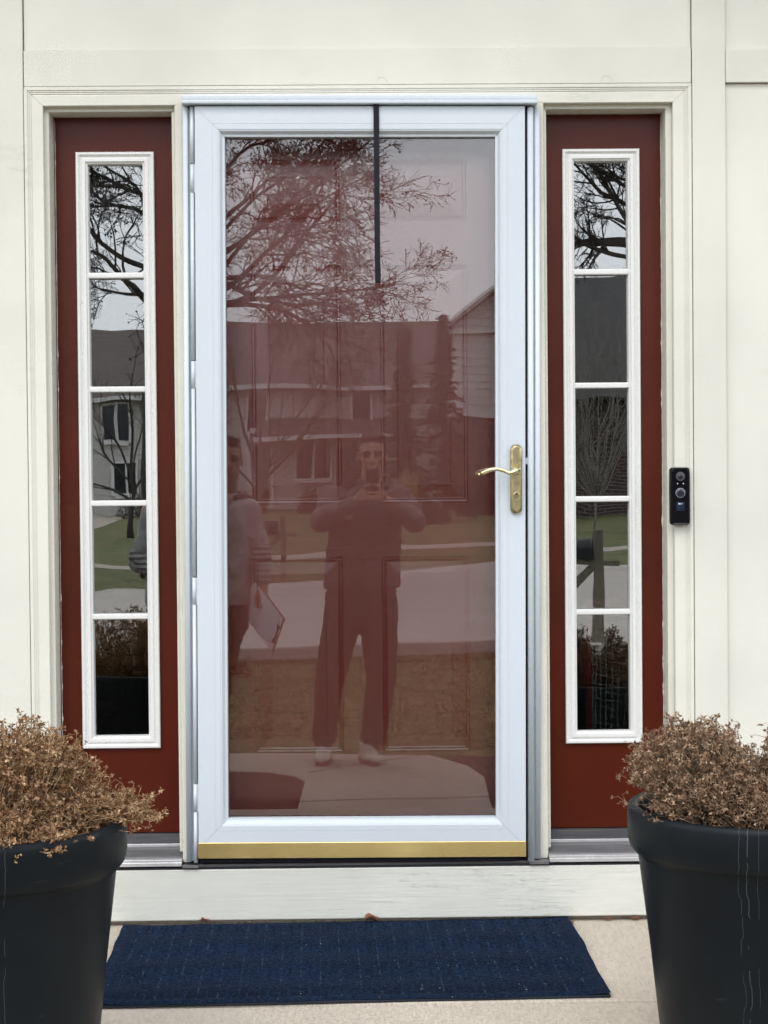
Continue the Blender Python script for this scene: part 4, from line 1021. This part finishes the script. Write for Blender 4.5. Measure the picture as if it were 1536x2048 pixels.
bare_tree('small_bare_tree', 'slim bare multi-stemmed tree on the far lawn in front of the pale lap siding', (-3.45, -42.0, 0), 1.9, 0.09, 5, sp2,
          [(0.75, 10, 42, 3.2, 0.05), (0.8, -15, 55, 3.2, 0.05), (0.95, 170, 62, 3.0, 0.05), (0.9, 30, 30, 3.0, 0.045), (1.0, 90, 75, 3.0, 0.05), (0.6, 200, 45, 2.4, 0.04)], m='bark_brown', group='small bare trees on the far lawns')
bare_tree('small_bare_tree', 'slim bare tree on the far lawn mirrored in the third pane of the left sidelight', (-5.35, -42.0, 0), 2.1, 0.08, 8, sp2,
          [(0.6, 10, 50, 2.4, 0.04), (0.7, 170, 50, 2.4, 0.04), (0.8, -60, 60, 2.4, 0.04), (0.9, 190, 62, 2.4, 0.04), (1.0, 90, 75, 2.6, 0.05), (0.5, 160, 30, 2.2, 0.04)], group='small bare trees on the far lawns')
bare_tree('small_bare_tree', 'low bushy bare tree in front of the dark roof in the right sidelight reflection', (7.4, -44.0, 0), 1.2, 0.05, 18, sp2,
          [(0.75 + 0.02 * (a % 10), a, 46 + (a * 7) % 38, 4.3 + 0.9 * ((a * 13) % 7) / 7, 0.028) for a in range(0, 360, 15)], m='bark_grey', group='small bare trees on the far lawns')

def spruce(label, x, y, h, r, seed):
    rnd = random.Random(seed)
    t = thing('spruce_tree', label, 'evergreen tree', (x, y, 0), group='evergreens by the houses across the street')
    bm = bmesh.new(); add_tube(bm, [(0, 0, -0.1), (0, 0, h * 0.97)], [0.12, 0.02], 8); link('trunk', bm, 'bark_brown', t)
    bm = bmesh.new()
    for i in range(230):
        u = (i + rnd.random()) / 230; z = h * (0.06 + 0.93 * u); R_ = r * (1 - u) ** 0.85 * rnd.uniform(0.65, 1.1) + 0.04
        a = rnd.uniform(0, 2 * PI); d = Vector((math.cos(a), math.sin(a), rnd.uniform(-0.35, 0.05)))
        for k in range(16):
            v = rnd.uniform(0.15, 1.0); p = Vector((0, 0, z)) + d * R_ * v
            q = p + Vector((rnd.gauss(0, 0.13), rnd.gauss(0, 0.13), rnd.uniform(-0.16, 0.05)))
            s_ = Vector((rnd.gauss(0, 0.045), rnd.gauss(0, 0.045), rnd.gauss(0, 0.045)))
            bm.faces.new([bm.verts.new(p - s_), bm.verts.new(p + s_), bm.verts.new(q)])
    link('crown', bm, 'spruce_needles', t, recalc=False)
spruce('broader dark spruce of the pair, left of the white corner of the gabled house', 0.62, -52.0, 6.3, 1.15, 1)
spruce('narrower dark spruce of the pair, against the white corner of the gabled house', 1.92, -50.0, 6.5, 1.05, 2)
def shrub(name, label, x, y, sx, sz, m, seed, nn=1400, leafs=0.05):
    rnd = random.Random(seed); bm = bmesh.new()
    for i in range(nn):
        d = Vector((rnd.gauss(0, 1), rnd.gauss(0, 1), abs(rnd.gauss(0, 1)))).normalized() * rnd.uniform(0.5, 1.05)
        lump = 1 + 0.3 * noise.noise(d * 2.5 + Vector((seed, 0, 0)))
        p = Vector((d.x * sx * lump, d.y * sx * lump, d.z * sz * lump))
        a, b2 = (Vector((rnd.gauss(0, leafs), rnd.gauss(0, leafs), rnd.gauss(0, leafs))) for _ in range(2))
        bm.faces.new([bm.verts.new(p), bm.verts.new(p + a), bm.verts.new(p + b2)])
    t = thing(name, label, 'shrub', (x, y, 0), group='shrubs along the house fronts across the street')
    link('foliage', bm, m, t, recalc=False)
    bm = bmesh.new()
    for k in range(5):
        a = k * 1.26; add_tube(bm, [(0, 0, -0.05), (math.cos(a) * sx * 0.3, math.sin(a) * sx * 0.3, sz * 0.4), (math.cos(a) * sx * 0.6, math.sin(a) * sx * 0.6, sz * 0.75)], 0.02, 5)
    link('stems', bm, 'bark_brown', t)
shrub('shrub', 'brownish shrub below the white window of the lap-sided house', -3.0, -63, 0.55, 0.95, 'shrub_red', 1)
shrub('shrub', 'dark shrub at the left end of the far bed', -5.3, -62, 0.7, 1.0, 'shrub_leaf', 2)
shrub('shrub', 'tall bushy dark shrub between the window and the spruces', -0.75, -60, 1.0, 2.6, 'shrub_leaf', 3, 2600, 0.07)
shrub('shrub', 'low red-brown shrub beside the tall bushy one', -1.9, -62, 0.6, 0.9, 'shrub_red', 4)
shrub('shrub', 'wide shrub in front of the brick lower wall', 3.4, -55, 1.0, 1.4, 'shrub_leaf', 5, 2200, 0.07)
shrub('shrub', 'small shrub at the foot of the spruces', 1.3, -48, 0.6, 0.7, 'shrub_leaf', 6)
shrub('shrub', 'dark shrub mirrored low in the third pane of the left sidelight', -7.2, -62, 1.0, 1.1, 'shrub_leaf', 7)
rnd = random.Random(3); bm = bmesh.new()
for i in range(420):
    a = rnd.uniform(0, 6.28); rr = rnd.uniform(0, 0.28); b0 = Vector((math.cos(a) * rr, math.sin(a) * rr, 0)); tp = b0 * rnd.uniform(1.2, 2.0) + Vector((0, 0, rnd.uniform(0.8, 1.75)))
    s_ = Vector((0.015, 0.01, 0)); bm.faces.new([bm.verts.new(b0 - s_), bm.verts.new(b0 + s_), bm.verts.new(tp)])
o = link('ornamental_grass', bm, 'dry_grass_blade', recalc=False); o.location = (0.75, -49.5, 0)
tag(o, 'tall tan clump of dry ornamental grass in front of the evergreens', 'ornamental grass')

# ------------------------------------------------------------------ mailboxes
def mailbox(label, x, y, zt, side, m='mailbox_black', lean=0.0, sc=1.0):
    t = thing('mailbox', label, 'mailbox', (x, y, 0), (0, lean, 0), group='kerbside mailboxes')
    bm = bmesh.new(); add_box(bm, -0.05 * sc, 0.05 * sc, -0.05 * sc, 0.05 * sc, -0.1, zt); link('post', bm, 'weathered_wood', t, bevel=0.006)
    bz = zt - 0.27
    bm = bmesh.new(); add_box(bm, min(side * 0.62, -side * 0.2), max(side * 0.62, -side * 0.2), -0.045, 0.045, bz - 0.06, bz)
    link('arm', bm, 'weathered_wood', t, bevel=0.004)
    bm = bmesh.new()
    M2 = Matrix.Translation((side * 0.18, 0.051, bz - 0.19)) @ Matrix.Rotation(R(-45 * side), 4, 'Y')
    add_box(bm, -0.035, 0.035, -0.090, -0.01, -0.22, 0.20, rot=M2); link('brace', bm, 'weathered_wood', t)
    bm = bmesh.new(); pr = []
    for k in range(9):
        a = PI * k / 8; pr.append((0.085 * math.cos(a), bz + 0.115 + 0.085 * math.sin(a)))
    pr = [(0.085, bz + 0.002)] + pr + [(-0.085, bz + 0.002)]
    xa, xb = side * 0.07, side * 0.58
    A = [bm.verts.new((xa, yy, zz)) for yy, zz in pr]; B = [bm.verts.new((xb, yy, zz)) for yy, zz in pr]
    for k in range(len(pr)): bm.faces.new((A[k], A[(k + 1) % len(pr)], B[(k + 1) % len(pr)], B[k]))
    bm.faces.new(A); bm.faces.new(list(reversed(B))); bx = link('box', bm, m, t)
mailbox('black mailbox on a grey wooden post at the near kerb, mirrored in the right sidelight', 2.36, -10.95, 1.09, -1)
mailbox('dark mailbox on a brown post on the far verge, mirrored left of the photographer', -1.52, -21.0, 0.95, -1, sc=0.8)

# ================================================================== PEOPLE
def cap(bm, p0, p1, r0, r1, seg=14, flat=1.0, up=None):
    """closed tapered capsule; flat squashes it along 'up'"""
    p0, p1 = Vector(p0), Vector(p1); d = (p1 - p0); Lh = d.length; d.normalize()
    a = (Vector(up) - d * Vector(up).dot(d)).normalized() if up else d.orthogonal().normalized(); b2 = d.cross(a)
    prof = []
    for k in range(5):
        t_ = PI / 2 * (1 - k / 4); prof.append((-r0 * math.sin(t_), r0 * math.cos(t_)))
    for k in range(5):
        t_ = PI / 2 * k / 4; prof.append((Lh + r1 * math.sin(t_), r1 * math.cos(t_)))
    rings = []
    for s_, rr in prof:
        rr = max(rr, 1e-4)
        rings.append([bm.verts.new(p0 + d * s_ + (a * math.cos(2 * PI * k / seg) * flat + b2 * math.sin(2 * PI * k / seg)) * rr) for k in range(seg)])
    for x, y in zip(rings, rings[1:]):
        for k in range(seg): bm.faces.new((x[k], x[(k + 1) % seg], y[(k + 1) % seg], y[k]))
    bm.faces.new(list(reversed(rings[0]))); bm.faces.new(rings[-1])
def loft(bm, secs, seg=20):
    """closed loft of elliptical sections (x, y, z, rx, ry)"""
    rings = []
    for (x, y, z, rx, ry_) in secs:
        rings.append([bm.verts.new((x + rx * math.cos(2 * PI * k / seg), y + ry_ * math.sin(2 * PI * k / seg), z)) for k in range(seg)])
    for a, b2 in zip(rings, rings[1:]):
        for k in range(seg): bm.faces.new((a[k], a[(k + 1) % seg], b2[(k + 1) % seg], b2[k]))
    bm.faces.new(list(reversed(rings[0]))); bm.faces.new(rings[-1])
def melt(name, bm, m, par, vox=0.008, it=4, wrinkle=0.0, ws=7.0):
    o = link(name, bm, m, par)
    rm = o.modifiers.new('remesh', 'REMESH'); rm.mode = 'VOXEL'; rm.voxel_size = vox; rm.use_smooth_shade = True
    sm = o.modifiers.new('smooth', 'SMOOTH'); sm.factor = 0.6; sm.iterations = it
    dg = bpy.context.evaluated_depsgraph_get(); me = bpy.data.meshes.new_from_object(o.evaluated_get(dg))
    o.modifiers.clear(); o.data = me; me.name = name
    if wrinkle:
        for v in me.vertices:
            p = v.co; k = noise.noise(Vector((p.x * ws, p.y * ws, p.z * ws * 1.4))) + 0.5 * noise.noise(p * ws * 2.7)
            q = noise.noise(Vector((p.x * ws * 0.8 + p.z * ws * 0.5, p.y * ws * 0.8, p.z * ws * 1.7 - p.x * ws * 0.6)) + Vector((9, 2, 4)))
            k -= 1.3 * (1 - min(1.0, abs(q) * 5.0))
            v.co = p + v.normal * k * wrinkle
    for p in me.polygons: p.use_smooth = True
    return o
def finger(bm, pts, r):
    for a, b2 in zip(pts, pts[1:]): cap(bm, a, b2, r, r * 0.93, 10)
def head(bm, c, yaw_=0.0, k=1.0):
    """head facing +y, centre c (middle of the skull height)"""
    M2 = Matrix.Translation(c) @ Matrix.Rotation(yaw_, 4, 'Z') @ Matrix.Diagonal((k, k, k, 1)); b0 = len(bm.verts)
    add_ball(bm, (0, -0.012, 0.025), 0.1, 0.765, 0.93, 0.90, 20)
    add_ball(bm, (0, 0.012, -0.035), 0.1, 0.62, 0.70, 0.72, 20)
    add_ball(bm, (0, 0.045, -0.088), 0.030, 0.95, 0.8, 0.75, 12)
    add_ball(bm, (0, 0.062, 0.022), 0.05, 1.1, 0.35, 0.30, 12)      # brow
    cap(bm, (0, 0.080, 0.008), (0, 0.098, -0.030), 0.008, 0.0135)    # nose
    for s in (-1, 1):
        add_ball(bm, (s * 0.012, 0.090, -0.034), 0.010, 1, 1, .8, 8)
        add_ball(bm, (s * 0.042, 0.055, -0.018), 0.022, 1, .8, .9, 10) # cheek
        add_ball(bm, (s * 0.079, -0.005, -0.008), 0.03, 0.22, 0.62, 1.0, 10, rot=Matrix.Rotation(s * 0.3, 3, 'Z'))
    cap(bm, (-0.020, 0.078, -0.058), (0.020, 0.078, -0.058), 0.0060, 0.0060)
    cap(bm, (-0.016, 0.077, -0.067), (0.016, 0.077, -0.067), 0.0065, 0.0065)
    bm.verts.ensure_lookup_table()
    for v in bm.verts[b0:]: v.co = M2 @ v.co
def hair(par, c, yaw_=0.0, m='hair_dark', grow_=0.0, k=1.0):
    bm = bmesh.new()
    add_ball(bm, (0, -0.020, 0.040), 0.1, 0.80, 0.95, 0.86, 22); add_ball(bm, (0, 0.018, 0.098), 0.055, 1.15, 0.95, 0.48, 14)
    cap(bm, (-0.055, 0.052, 0.086), (0.050, 0.058, 0.092), 0.016, 0.020)
    for s in (-1, 1): cap(bm, (s * 0.072, 0.012, 0.035), (s * 0.074, 0.010, 0.0), 0.010, 0.006)
    bmesh.ops.transform(bm, matrix=Matrix.Translation(c) @ Matrix.Rotation(yaw_, 4, 'Z') @ Matrix.Diagonal((k, k, k, 1)), verts=bm.verts)
    o = melt('hair', bm, m, par, 0.006, 2, 0.004, 40.0)
    # clear the forehead and face of hair
    me = o.data; b3 = bmesh.new(); b3.from_mesh(me); Mi = (Matrix.Translation(c) @ Matrix.Rotation(yaw_, 4, 'Z') @ Matrix.Diagonal((k, k, k, 1))).inverted()
    dl = [v for v in b3.verts if (Mi @ v.co).z < -0.055 or ((Mi @ v.co).y > 0.03 and (Mi @ v.co).z < 0.060 and abs((Mi @ v.co).x) < 0.066)]
    bmesh.ops.delete(b3, geom=dl, context='VERTS'); b3.to_mesh(me); b3.free()
    return o
def shaded_eyes(par, c, yaw_=0.0, k=1.0):
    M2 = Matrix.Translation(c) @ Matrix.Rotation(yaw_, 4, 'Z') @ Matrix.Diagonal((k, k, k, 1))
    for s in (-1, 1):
        bm = bmesh.new(); add_ball(bm, (s * 0.033, 0.0735, 0.003), 0.0150, 1.45, 0.60, 0.62, 12)  # eye and socket shade merged into one dark painted ellipsoid
        bmesh.ops.transform(bm, matrix=M2, verts=bm.verts); e = link('shaded_eye', bm, 'eye_shade', par)
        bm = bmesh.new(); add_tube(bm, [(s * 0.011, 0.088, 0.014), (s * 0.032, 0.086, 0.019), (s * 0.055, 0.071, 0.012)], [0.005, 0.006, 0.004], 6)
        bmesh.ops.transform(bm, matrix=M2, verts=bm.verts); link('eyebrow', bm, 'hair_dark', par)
def shoe(par, x, y, yaw_, k=1.0):
    M2 = Matrix.Translation((x, y, 0.0)) @ Matrix.Rotation(yaw_, 4, 'Z')
    bm = bmesh.new()
    loft(bm, [(0, 0.0, 0.022, 0.046, 0.145), (0, 0.0, 0.04, 0.047, 0.143), (0, -0.015, 0.06, 0.043, 0.115), (0, -0.045, 0.085, 0.038, 0.075), (0, -0.055, 0.115, 0.040, 0.060)], 24)
    add_ball(bm, (0, 0.088, 0.040), 0.05, 0.92, 1.0, 0.55, 16)
    bmesh.ops.transform(bm, matrix=M2, verts=bm.verts); s1 = melt('shoe', bm, 'shoe_leather', par, 0.006, 5)
    bm = bmesh.new()
    loft(bm, [(0, 0, 0.0, 0.046, 0.146), (0, 0, 0.022, 0.050, 0.150), (0, 0.0, 0.026, 0.048, 0.147)], 28); bmesh.ops.transform(bm, matrix=M2, verts=bm.verts); link('sole', bm, 'shoe_sole', s1, smooth=False)
    bm = bmesh.new()
    add_ball(bm, (0, -0.002, 0.074), 0.05, 0.62, 1.2, 0.55, 14, rot=Matrix.Rotation(R(-28), 3, 'X'))
    bmesh.ops.transform(bm, matrix=M2, verts=bm.verts); link('tongue', bm, 'shoe_grey', s1)
    bm = bmesh.new()
    for q in range(5):
        yy = 0.050 - q * 0.022; zz = 0.078 + q * 0.0115
        add_tube(bm, [(-0.032, yy, zz - 0.014), (0, yy + 0.008, zz + 0.016), (0.032, yy, zz - 0.014)], 0.0028, 6)
    for s in (-1, 1):
        add_tube(bm, [(0, -0.035, 0.132), (s * 0.030, -0.010, 0.135), (s * 0.052, 0.012, 0.112), (s * 0.060, 0.02, 0.085)], 0.0026, 6)
    bmesh.ops.transform(bm, matrix=M2, verts=bm.verts); link('lace', bm, 'lace', s1)

# ---- the photographer, facing the door, phone held up in both hands
PX, PY = -0.03, -4.86
ph = thing('person', 'person in dark jacket and trousers holding up a phone, mirrored in the door glass', 'person', (PX, PY, 0))
hc = Vector((0.015, 0.035, 1.690))          # head centre, person-local
PHX, PHZ = -0.0145 - PX, 1.547              # phone centre (local x, z)
phy = -4.534 - PY                           # phone plane, local y
sh = {-1: Vector((-0.205, 0.0, 1.455)), 1: Vector((0.180, 0.0, 1.455))}
el = {-1: Vector((-0.262, 0.130, 1.345)), 1: Vector((0.245, 0.130, 1.335))}
wr = {-1: Vector((PHX - 0.088, phy - 0.045, 1.455)), 1: Vector((PHX + 0.088, phy - 0.045, 1.452))}
bm = bmesh.new()
head(bm, hc)
cap(bm, hc + Vector((0, -0.03, -0.06)), (0.0, -0.02, 1.43), 0.060, 0.068)
loft(bm, [(-0.04, 0, 0.80, 0.13, 0.09), (-0.03, 0, 0.97, 0.16, 0.105), (-0.02, 0, 1.15, 0.145, 0.10), (-0.01, 0, 1.35, 0.165, 0.11), (0, 0, 1.45, 0.12, 0.08)])
for s in (-1, 1):
    cap(bm, sh[s], el[s], 0.050, 0.040); cap(bm, el[s], wr[s], 0.042, 0.028)
    hp_, kn_, an_ = ((-0.142, 0, 0.84), (-0.222, 0.02, 0.46), (-0.266, 0.0, 0.10)) if s < 0 else ((0.045, 0, 0.84), (0.058, 0.02, 0.46), (0.008, 0.0, 0.10))
    cap(bm, hp_, kn_, 0.080, 0.055); cap(bm, kn_, an_, 0.055, 0.038)
    # hand: palm under the phone, fingers across its back, thumb on the near side
    pc = Vector((PHX + s * 0.055, phy - 0.012, 1.482))
    cap(bm, wr[s], pc, 0.026, 0.024, 12, 0.75, (0, 1, 0)); add_ball(bm, pc, 0.034, 0.95, 0.55, 1.05, 14)
    bx = PHX + s * 0.060
    for q, (zz, tl) in enumerate(((1.520, 0.030), (1.500, 0.012), (1.481, 0.008), (1.464, 0.016))):
        lift = 0.022 if q == 0 else 0.0
        finger(bm, [Vector((bx, phy - 0.004, zz - 0.012)), Vector((PHX + s * 0.044, phy + 0.012, zz + lift * 0.5)), Vector((PHX + s * 0.026, phy + 0.0125, zz + lift)), Vector((PHX + s * (0.012 - 0.004 * q) , phy + 0.0115, zz + lift * 0.9))], 0.0082 - 0.0004 * q)
    finger(bm, [pc + Vector((0, -0.014, 0)), Vector((PHX + s * 0.040, phy - 0.020, 1.505)), Vector((PHX + s * 0.022, phy - 0.019, 1.525))], 0.0095)
body = melt('body', bm, 'skin', ph, 0.005, 3)
hair(ph, hc); shaded_eyes(ph, hc)
# jacket: torso + sleeves
bm = bmesh.new()
loft(bm, [(-0.045, 0, 0.955, 0.205, 0.145), (-0.045, 0, 1.0, 0.212, 0.150), (-0.04, 0, 1.12, 0.208, 0.148), (-0.03, 0, 1.25, 0.205, 0.145), (-0.02, 0, 1.38, 0.205, 0.140), (-0.012, -0.005, 1.45, 0.190, 0.120), (-0.005, -0.015, 1.50, 0.115, 0.090), (0, -0.02, 1.545, 0.080, 0.078), (0, -0.02, 1.57, 0.076, 0.074)], 28)
melt('jacket', bm, 'jacket_dark', ph, 0.010, 4, 0.007, 9.0)
for s in (-1, 1):
    bm = bmesh.new()
    cap(bm, sh[s] + Vector((-s * 0.02, 0, 0)), el[s], 0.084, 0.070); cap(bm, el[s], wr[s] + (el[s] - wr[s]) * 0.10, 0.068, 0.043)
    melt('sleeve', bm, 'jacket_sleeve', ph, 0.009, 4, 0.008, 11.0)
bm = bmesh.new(); add_tube(bm, [(-0.045, 0.153, 0.96), (-0.042, 0.157, 1.12), (-0.033, 0.154, 1.25), (-0.022, 0.148, 1.38), (-0.012, 0.128, 1.45)], 0.006, 6); link('zip', bm, 'zip_dark', ph)
bm = bmesh.new(); add_box(bm, -0.143, -0.098, 0.140, 0.146, 1.352, 1.372)
for k in range(5): add_box(bm, -0.139 + k * 0.0075, -0.1345 + k * 0.0075, 0.1462, 0.1470, 1.357, 1.367, mi=1)
link('chest_label', bm, ['label_white', 'navy_text'], ph)
# trousers
bm = bmesh.new()
loft(bm, [(-0.055, 0, 0.80, 0.190, 0.130), (-0.05, 0, 0.90, 0.200, 0.135), (-0.045, 0, 0.99, 0.185, 0.125)])
cap(bm, (-0.142, 0.0, 0.84), (-0.222, 0.02, 0.46), 0.112, 0.086); cap(bm, (-0.222, 0.02, 0.46), (-0.262, 0.01, 0.16), 0.082, 0.070); cap(bm, (-0.262, 0.01, 0.16), (-0.268, 0.01, 0.13), 0.072, 0.072)
cap(bm, (0.045, 0.0, 0.84), (0.058, 0.02, 0.46), 0.112, 0.086); cap(bm, (0.058, 0.02, 0.46), (0.012, 0.01, 0.16), 0.082, 0.070); cap(bm, (0.012, 0.01, 0.16), (0.008, 0.01, 0.13), 0.072, 0.072)
melt('trousers', bm, 'trousers_dark', ph, 0.010, 4, 0.006, 10.0)
shoe(ph, -0.272, 0.045, 0.06); shoe(ph, -0.010, 0.055, -0.30)
for sx_ in (-0.268, 0.006):
    bm = bmesh.new(); cap(bm, (sx_, 0.0, 0.14), (sx_, 0.01, 0.075), 0.040, 0.038); link('sock', bm, 'shoe_grey', ph, smooth=True)
# phone
po = thing('phone', 'dark smartphone held upright in front of the photographer\'s face', 'phone', (PX + PHX, PY + phy, PHZ - 0.0735))
bm = bmesh.new(); add_box(bm, -0.036, 0.036, -0.004, 0.004, 0, 0.147); link('phone_case', bm, 'phone_body', po, bevel=0.003, seg=3)
bm = bmesh.new(); add_box(bm, 0.002, 0.033, 0.004, 0.0055, 0.110, 0.143); cb = link('camera_bump', bm, 'phone_body', po, bevel=0.001)
for x, z in ((0.010, 0.134), (0.010, 0.119), (0.025, 0.1265)):
    bm = bmesh.new(); lr = [(0.0055, 0.0055), (0.0052, 0.0068), (0.003, 0.0070)]
    rings = [[bm.verts.new((x + r0 * math.cos(2 * PI * k / 16), y0, z + r0 * math.sin(2 * PI * k / 16))) for k in range(16)] for r0, y0 in lr]
    for a, b2 in zip(rings, rings[1:]):
        for k in range(16): bm.faces.new((a[k], a[(k + 1) % 16], b2[(k + 1) % 16], b2[k]))
    bm.faces.new(rings[-1]); link('lens', bm, 'lens_glass', cb)

# ---- second person, at the left, clipboard in hand
QX, QY = -0.84, -4.20
pb = thing('person', 'person in grey fleece holding a clipboard low, mirrored at the door glass\'s left edge', 'person', (QX, QY, 0))
hc2 = Vector((0.085, 0.03, 1.675))
bm = bmesh.new(); head(bm, hc2, -0.25)
cap(bm, hc2 + Vector((0, -0.03, -0.06)), (0.04, -0.02, 1.42), 0.060, 0.068)
loft(bm, [(0.0, 0, 0.80, 0.13, 0.09), (0.0, 0, 0.97, 0.16, 0.105), (0.01, 0, 1.15, 0.15, 0.10), (0.02, 0, 1.35, 0.165, 0.11), (0.03, 0, 1.43, 0.12, 0.08)])
S1, E1, W1 = Vector((0.205, 0.0, 1.42)), Vector((0.250, 0.01, 1.185)), Vector((0.262, 0.10, 1.045))
S2, E2, W2_ = Vector((-0.165, 0, 1.42)), Vector((-0.235, 0.0, 1.16)), Vector((-0.10, 0.14, 1.10))
for S_, E_, W_ in ((S1, E1, W1), (S2, E2, W2_)): cap(bm, S_, E_, 0.050, 0.042); cap(bm, E_, W_, 0.042, 0.028)
for xh, xk, xa in ((-0.10, -0.21, -0.27), (0.075, -0.02, -0.085)):
    cap(bm, (xh, 0.0, 0.86), (xk, 0.01, 0.48), 0.085, 0.055); cap(bm, (xk, 0.01, 0.48), (xa, 0, 0.10), 0.055, 0.040)
# hand on the clipboard edge
cap(bm, W1, W1 + Vector((0.002, 0.020, -0.065)), 0.026, 0.028, 12, 0.6, (0, 1, 0))
for q in range(4):
    b0 = W1 + Vector((0.020 - q * 0.014, 0.020, -0.085 + 0.003 * abs(q - 1)))
    finger(bm, [b0, b0 + Vector((-0.004, 0.012, -0.022)), b0 + Vector((-0.010, 0.016, -0.040))], 0.0085)
finger(bm, [W1 + Vector((-0.022, 0.018, -0.045)), W1 + Vector((-0.036, 0.030, -0.065)), W1 + Vector((-0.034, 0.034, -0.088))], 0.0095)
cap(bm, W2_, W2_ + Vector((0.05, 0.03, -0.01)), 0.026, 0.028, 12, 0.6)
for q in range(4):
    b0 = W2_ + Vector((0.065, 0.035, 0.012 - q * 0.016)); finger(bm, [b0, b0 + Vector((0.022, 0.008, -0.004)), b0 + Vector((0.036, 0.0, -0.010))], 0.0085)
finger(bm, [W2_ + Vector((0.03, 0.03, 0.02)), W2_ + Vector((0.05, 0.035, 0.04))], 0.0095)
melt('body', bm, 'skin_fair', pb, 0.006, 3)
hair(pb, hc2, -0.25); shaded_eyes(pb, hc2, -0.25)
bm = bmesh.new()
loft(bm, [(0.0, 0, 0.93, 0.205, 0.145), (0.0, 0, 1.0, 0.212, 0.150), (0.01, 0, 1.12, 0.205, 0.148), (0.015, 0, 1.25, 0.205, 0.145), (0.02, 0, 1.36, 0.205, 0.135), (0.03, -0.005, 1.43, 0.185, 0.115), (0.045, -0.015, 1.475, 0.110, 0.085), (0.05, -0.02, 1.51, 0.082, 0.078)], 28)
melt('fleece', bm, 'fleece_grey', pb, 0.010, 4, 0.004, 8.0)
for S_, E_, W_ in ((S1, E1, W1), (S2, E2, W2_)):
    bm = bmesh.new(); cap(bm, S_ + Vector((-0.02 if S_.x > 0 else 0.02, 0, -0.005)), E_, 0.070, 0.056); melt('upper_sleeve', bm, 'fleece_grey', pb, 0.010, 3, 0.004, 10)
    bm = bmesh.new(); cap(bm, E_ + (S_ - E_) * 0.12, W_ + (E_ - W_) * 0.12, 0.062, 0.046); melt('forearm_sleeve', bm, 'striped_knit', pb, 0.009, 3, 0.006, 14)
bm = bmesh.new()
for s in (-1, 1): add_ball(bm, (0.055 + s * 0.040, 0.082, 1.470), 0.045, 0.42, 0.22, 0.85, 12, rot=Matrix.Rotation(s * 0.5, 3, 'Y'))
link('collar', bm, 'collar_pink', pb)
bm = bmesh.new(); add_tube(bm, [(0.055 + 0.088 * math.cos(a * PI / 8), -0.015 + 0.088 * math.sin(a * PI / 8), 1.495 - 0.02 * math.sin(a * PI / 8)) for a in range(17)], 0.014, 8); link('collar_band', bm, 'collar_dark', pb)
bm = bmesh.new()
loft(bm, [(0.0, 0, 0.80, 0.185, 0.130), (0.0, 0, 0.90, 0.195, 0.135), (0.0, 0, 0.97, 0.180, 0.120)])
for xh, xk, xa in ((-0.10, -0.21, -0.27), (0.075, -0.02, -0.085)): cap(bm, (xh, 0.0, 0.84), (xk, 0.02, 0.46), 0.108, 0.082); cap(bm, (xk, 0.02, 0.46), (xa, 0.01, 0.12), 0.080, 0.070)
melt('trousers', bm, 'trousers_dark', pb, 0.010, 4, 0.006, 10.0)
shoe(pb, -0.275, 0.045, 0.08); shoe(pb, -0.09, 0.045, -0.08)
# clipboard: corners fitted in space, held by the lower hand
cbo = thing('clipboard', 'brown clipboard with white paper hanging from the left person\'s hand', 'clipboard', (-0.575, -4.07, 0.885))
ux = Vector((0.522, 0.619, -0.587)).normalized(); vx = Vector((-0.316, -0.499, -0.807)); vx = (vx - ux * vx.dot(ux)).normalized(); nxv = ux.cross(vx)
if nxv.y < 0: nxv = -nxv
MC = Matrix((ux, vx, nxv)).transposed().to_4x4()
bm = bmesh.new(); add_box(bm, -0.168, 0.168, -0.112, 0.112, -0.002, 0.002, rot=MC); link('board', bm, 'hardboard', cbo)
bm = bmesh.new(); add_box(bm, -0.150, 0.160, -0.104, 0.108, 0.0025, 0.0045, rot=MC); link('paper_sheet', bm, 'paper', cbo)
bm = bmesh.new(); add_box(bm, 0.148, 0.163, -0.045, 0.045, 0.005, 0.010, rot=MC); add_tube(bm, [MC @ Vector((0.171, -0.05, 0.012)), MC @ Vector((0.171, 0.05, 0.012))], 0.003, 6); link('clip', bm, 'chrome', cbo)
for yy in (-0.045, 0.045):
    bm = bmesh.new(); add_box(bm, 0.142, 0.164, yy - 0.010, yy + 0.010, 0.0102, 0.013, rot=MC); link('clip_pad', bm, 'dark_gap', cbo)
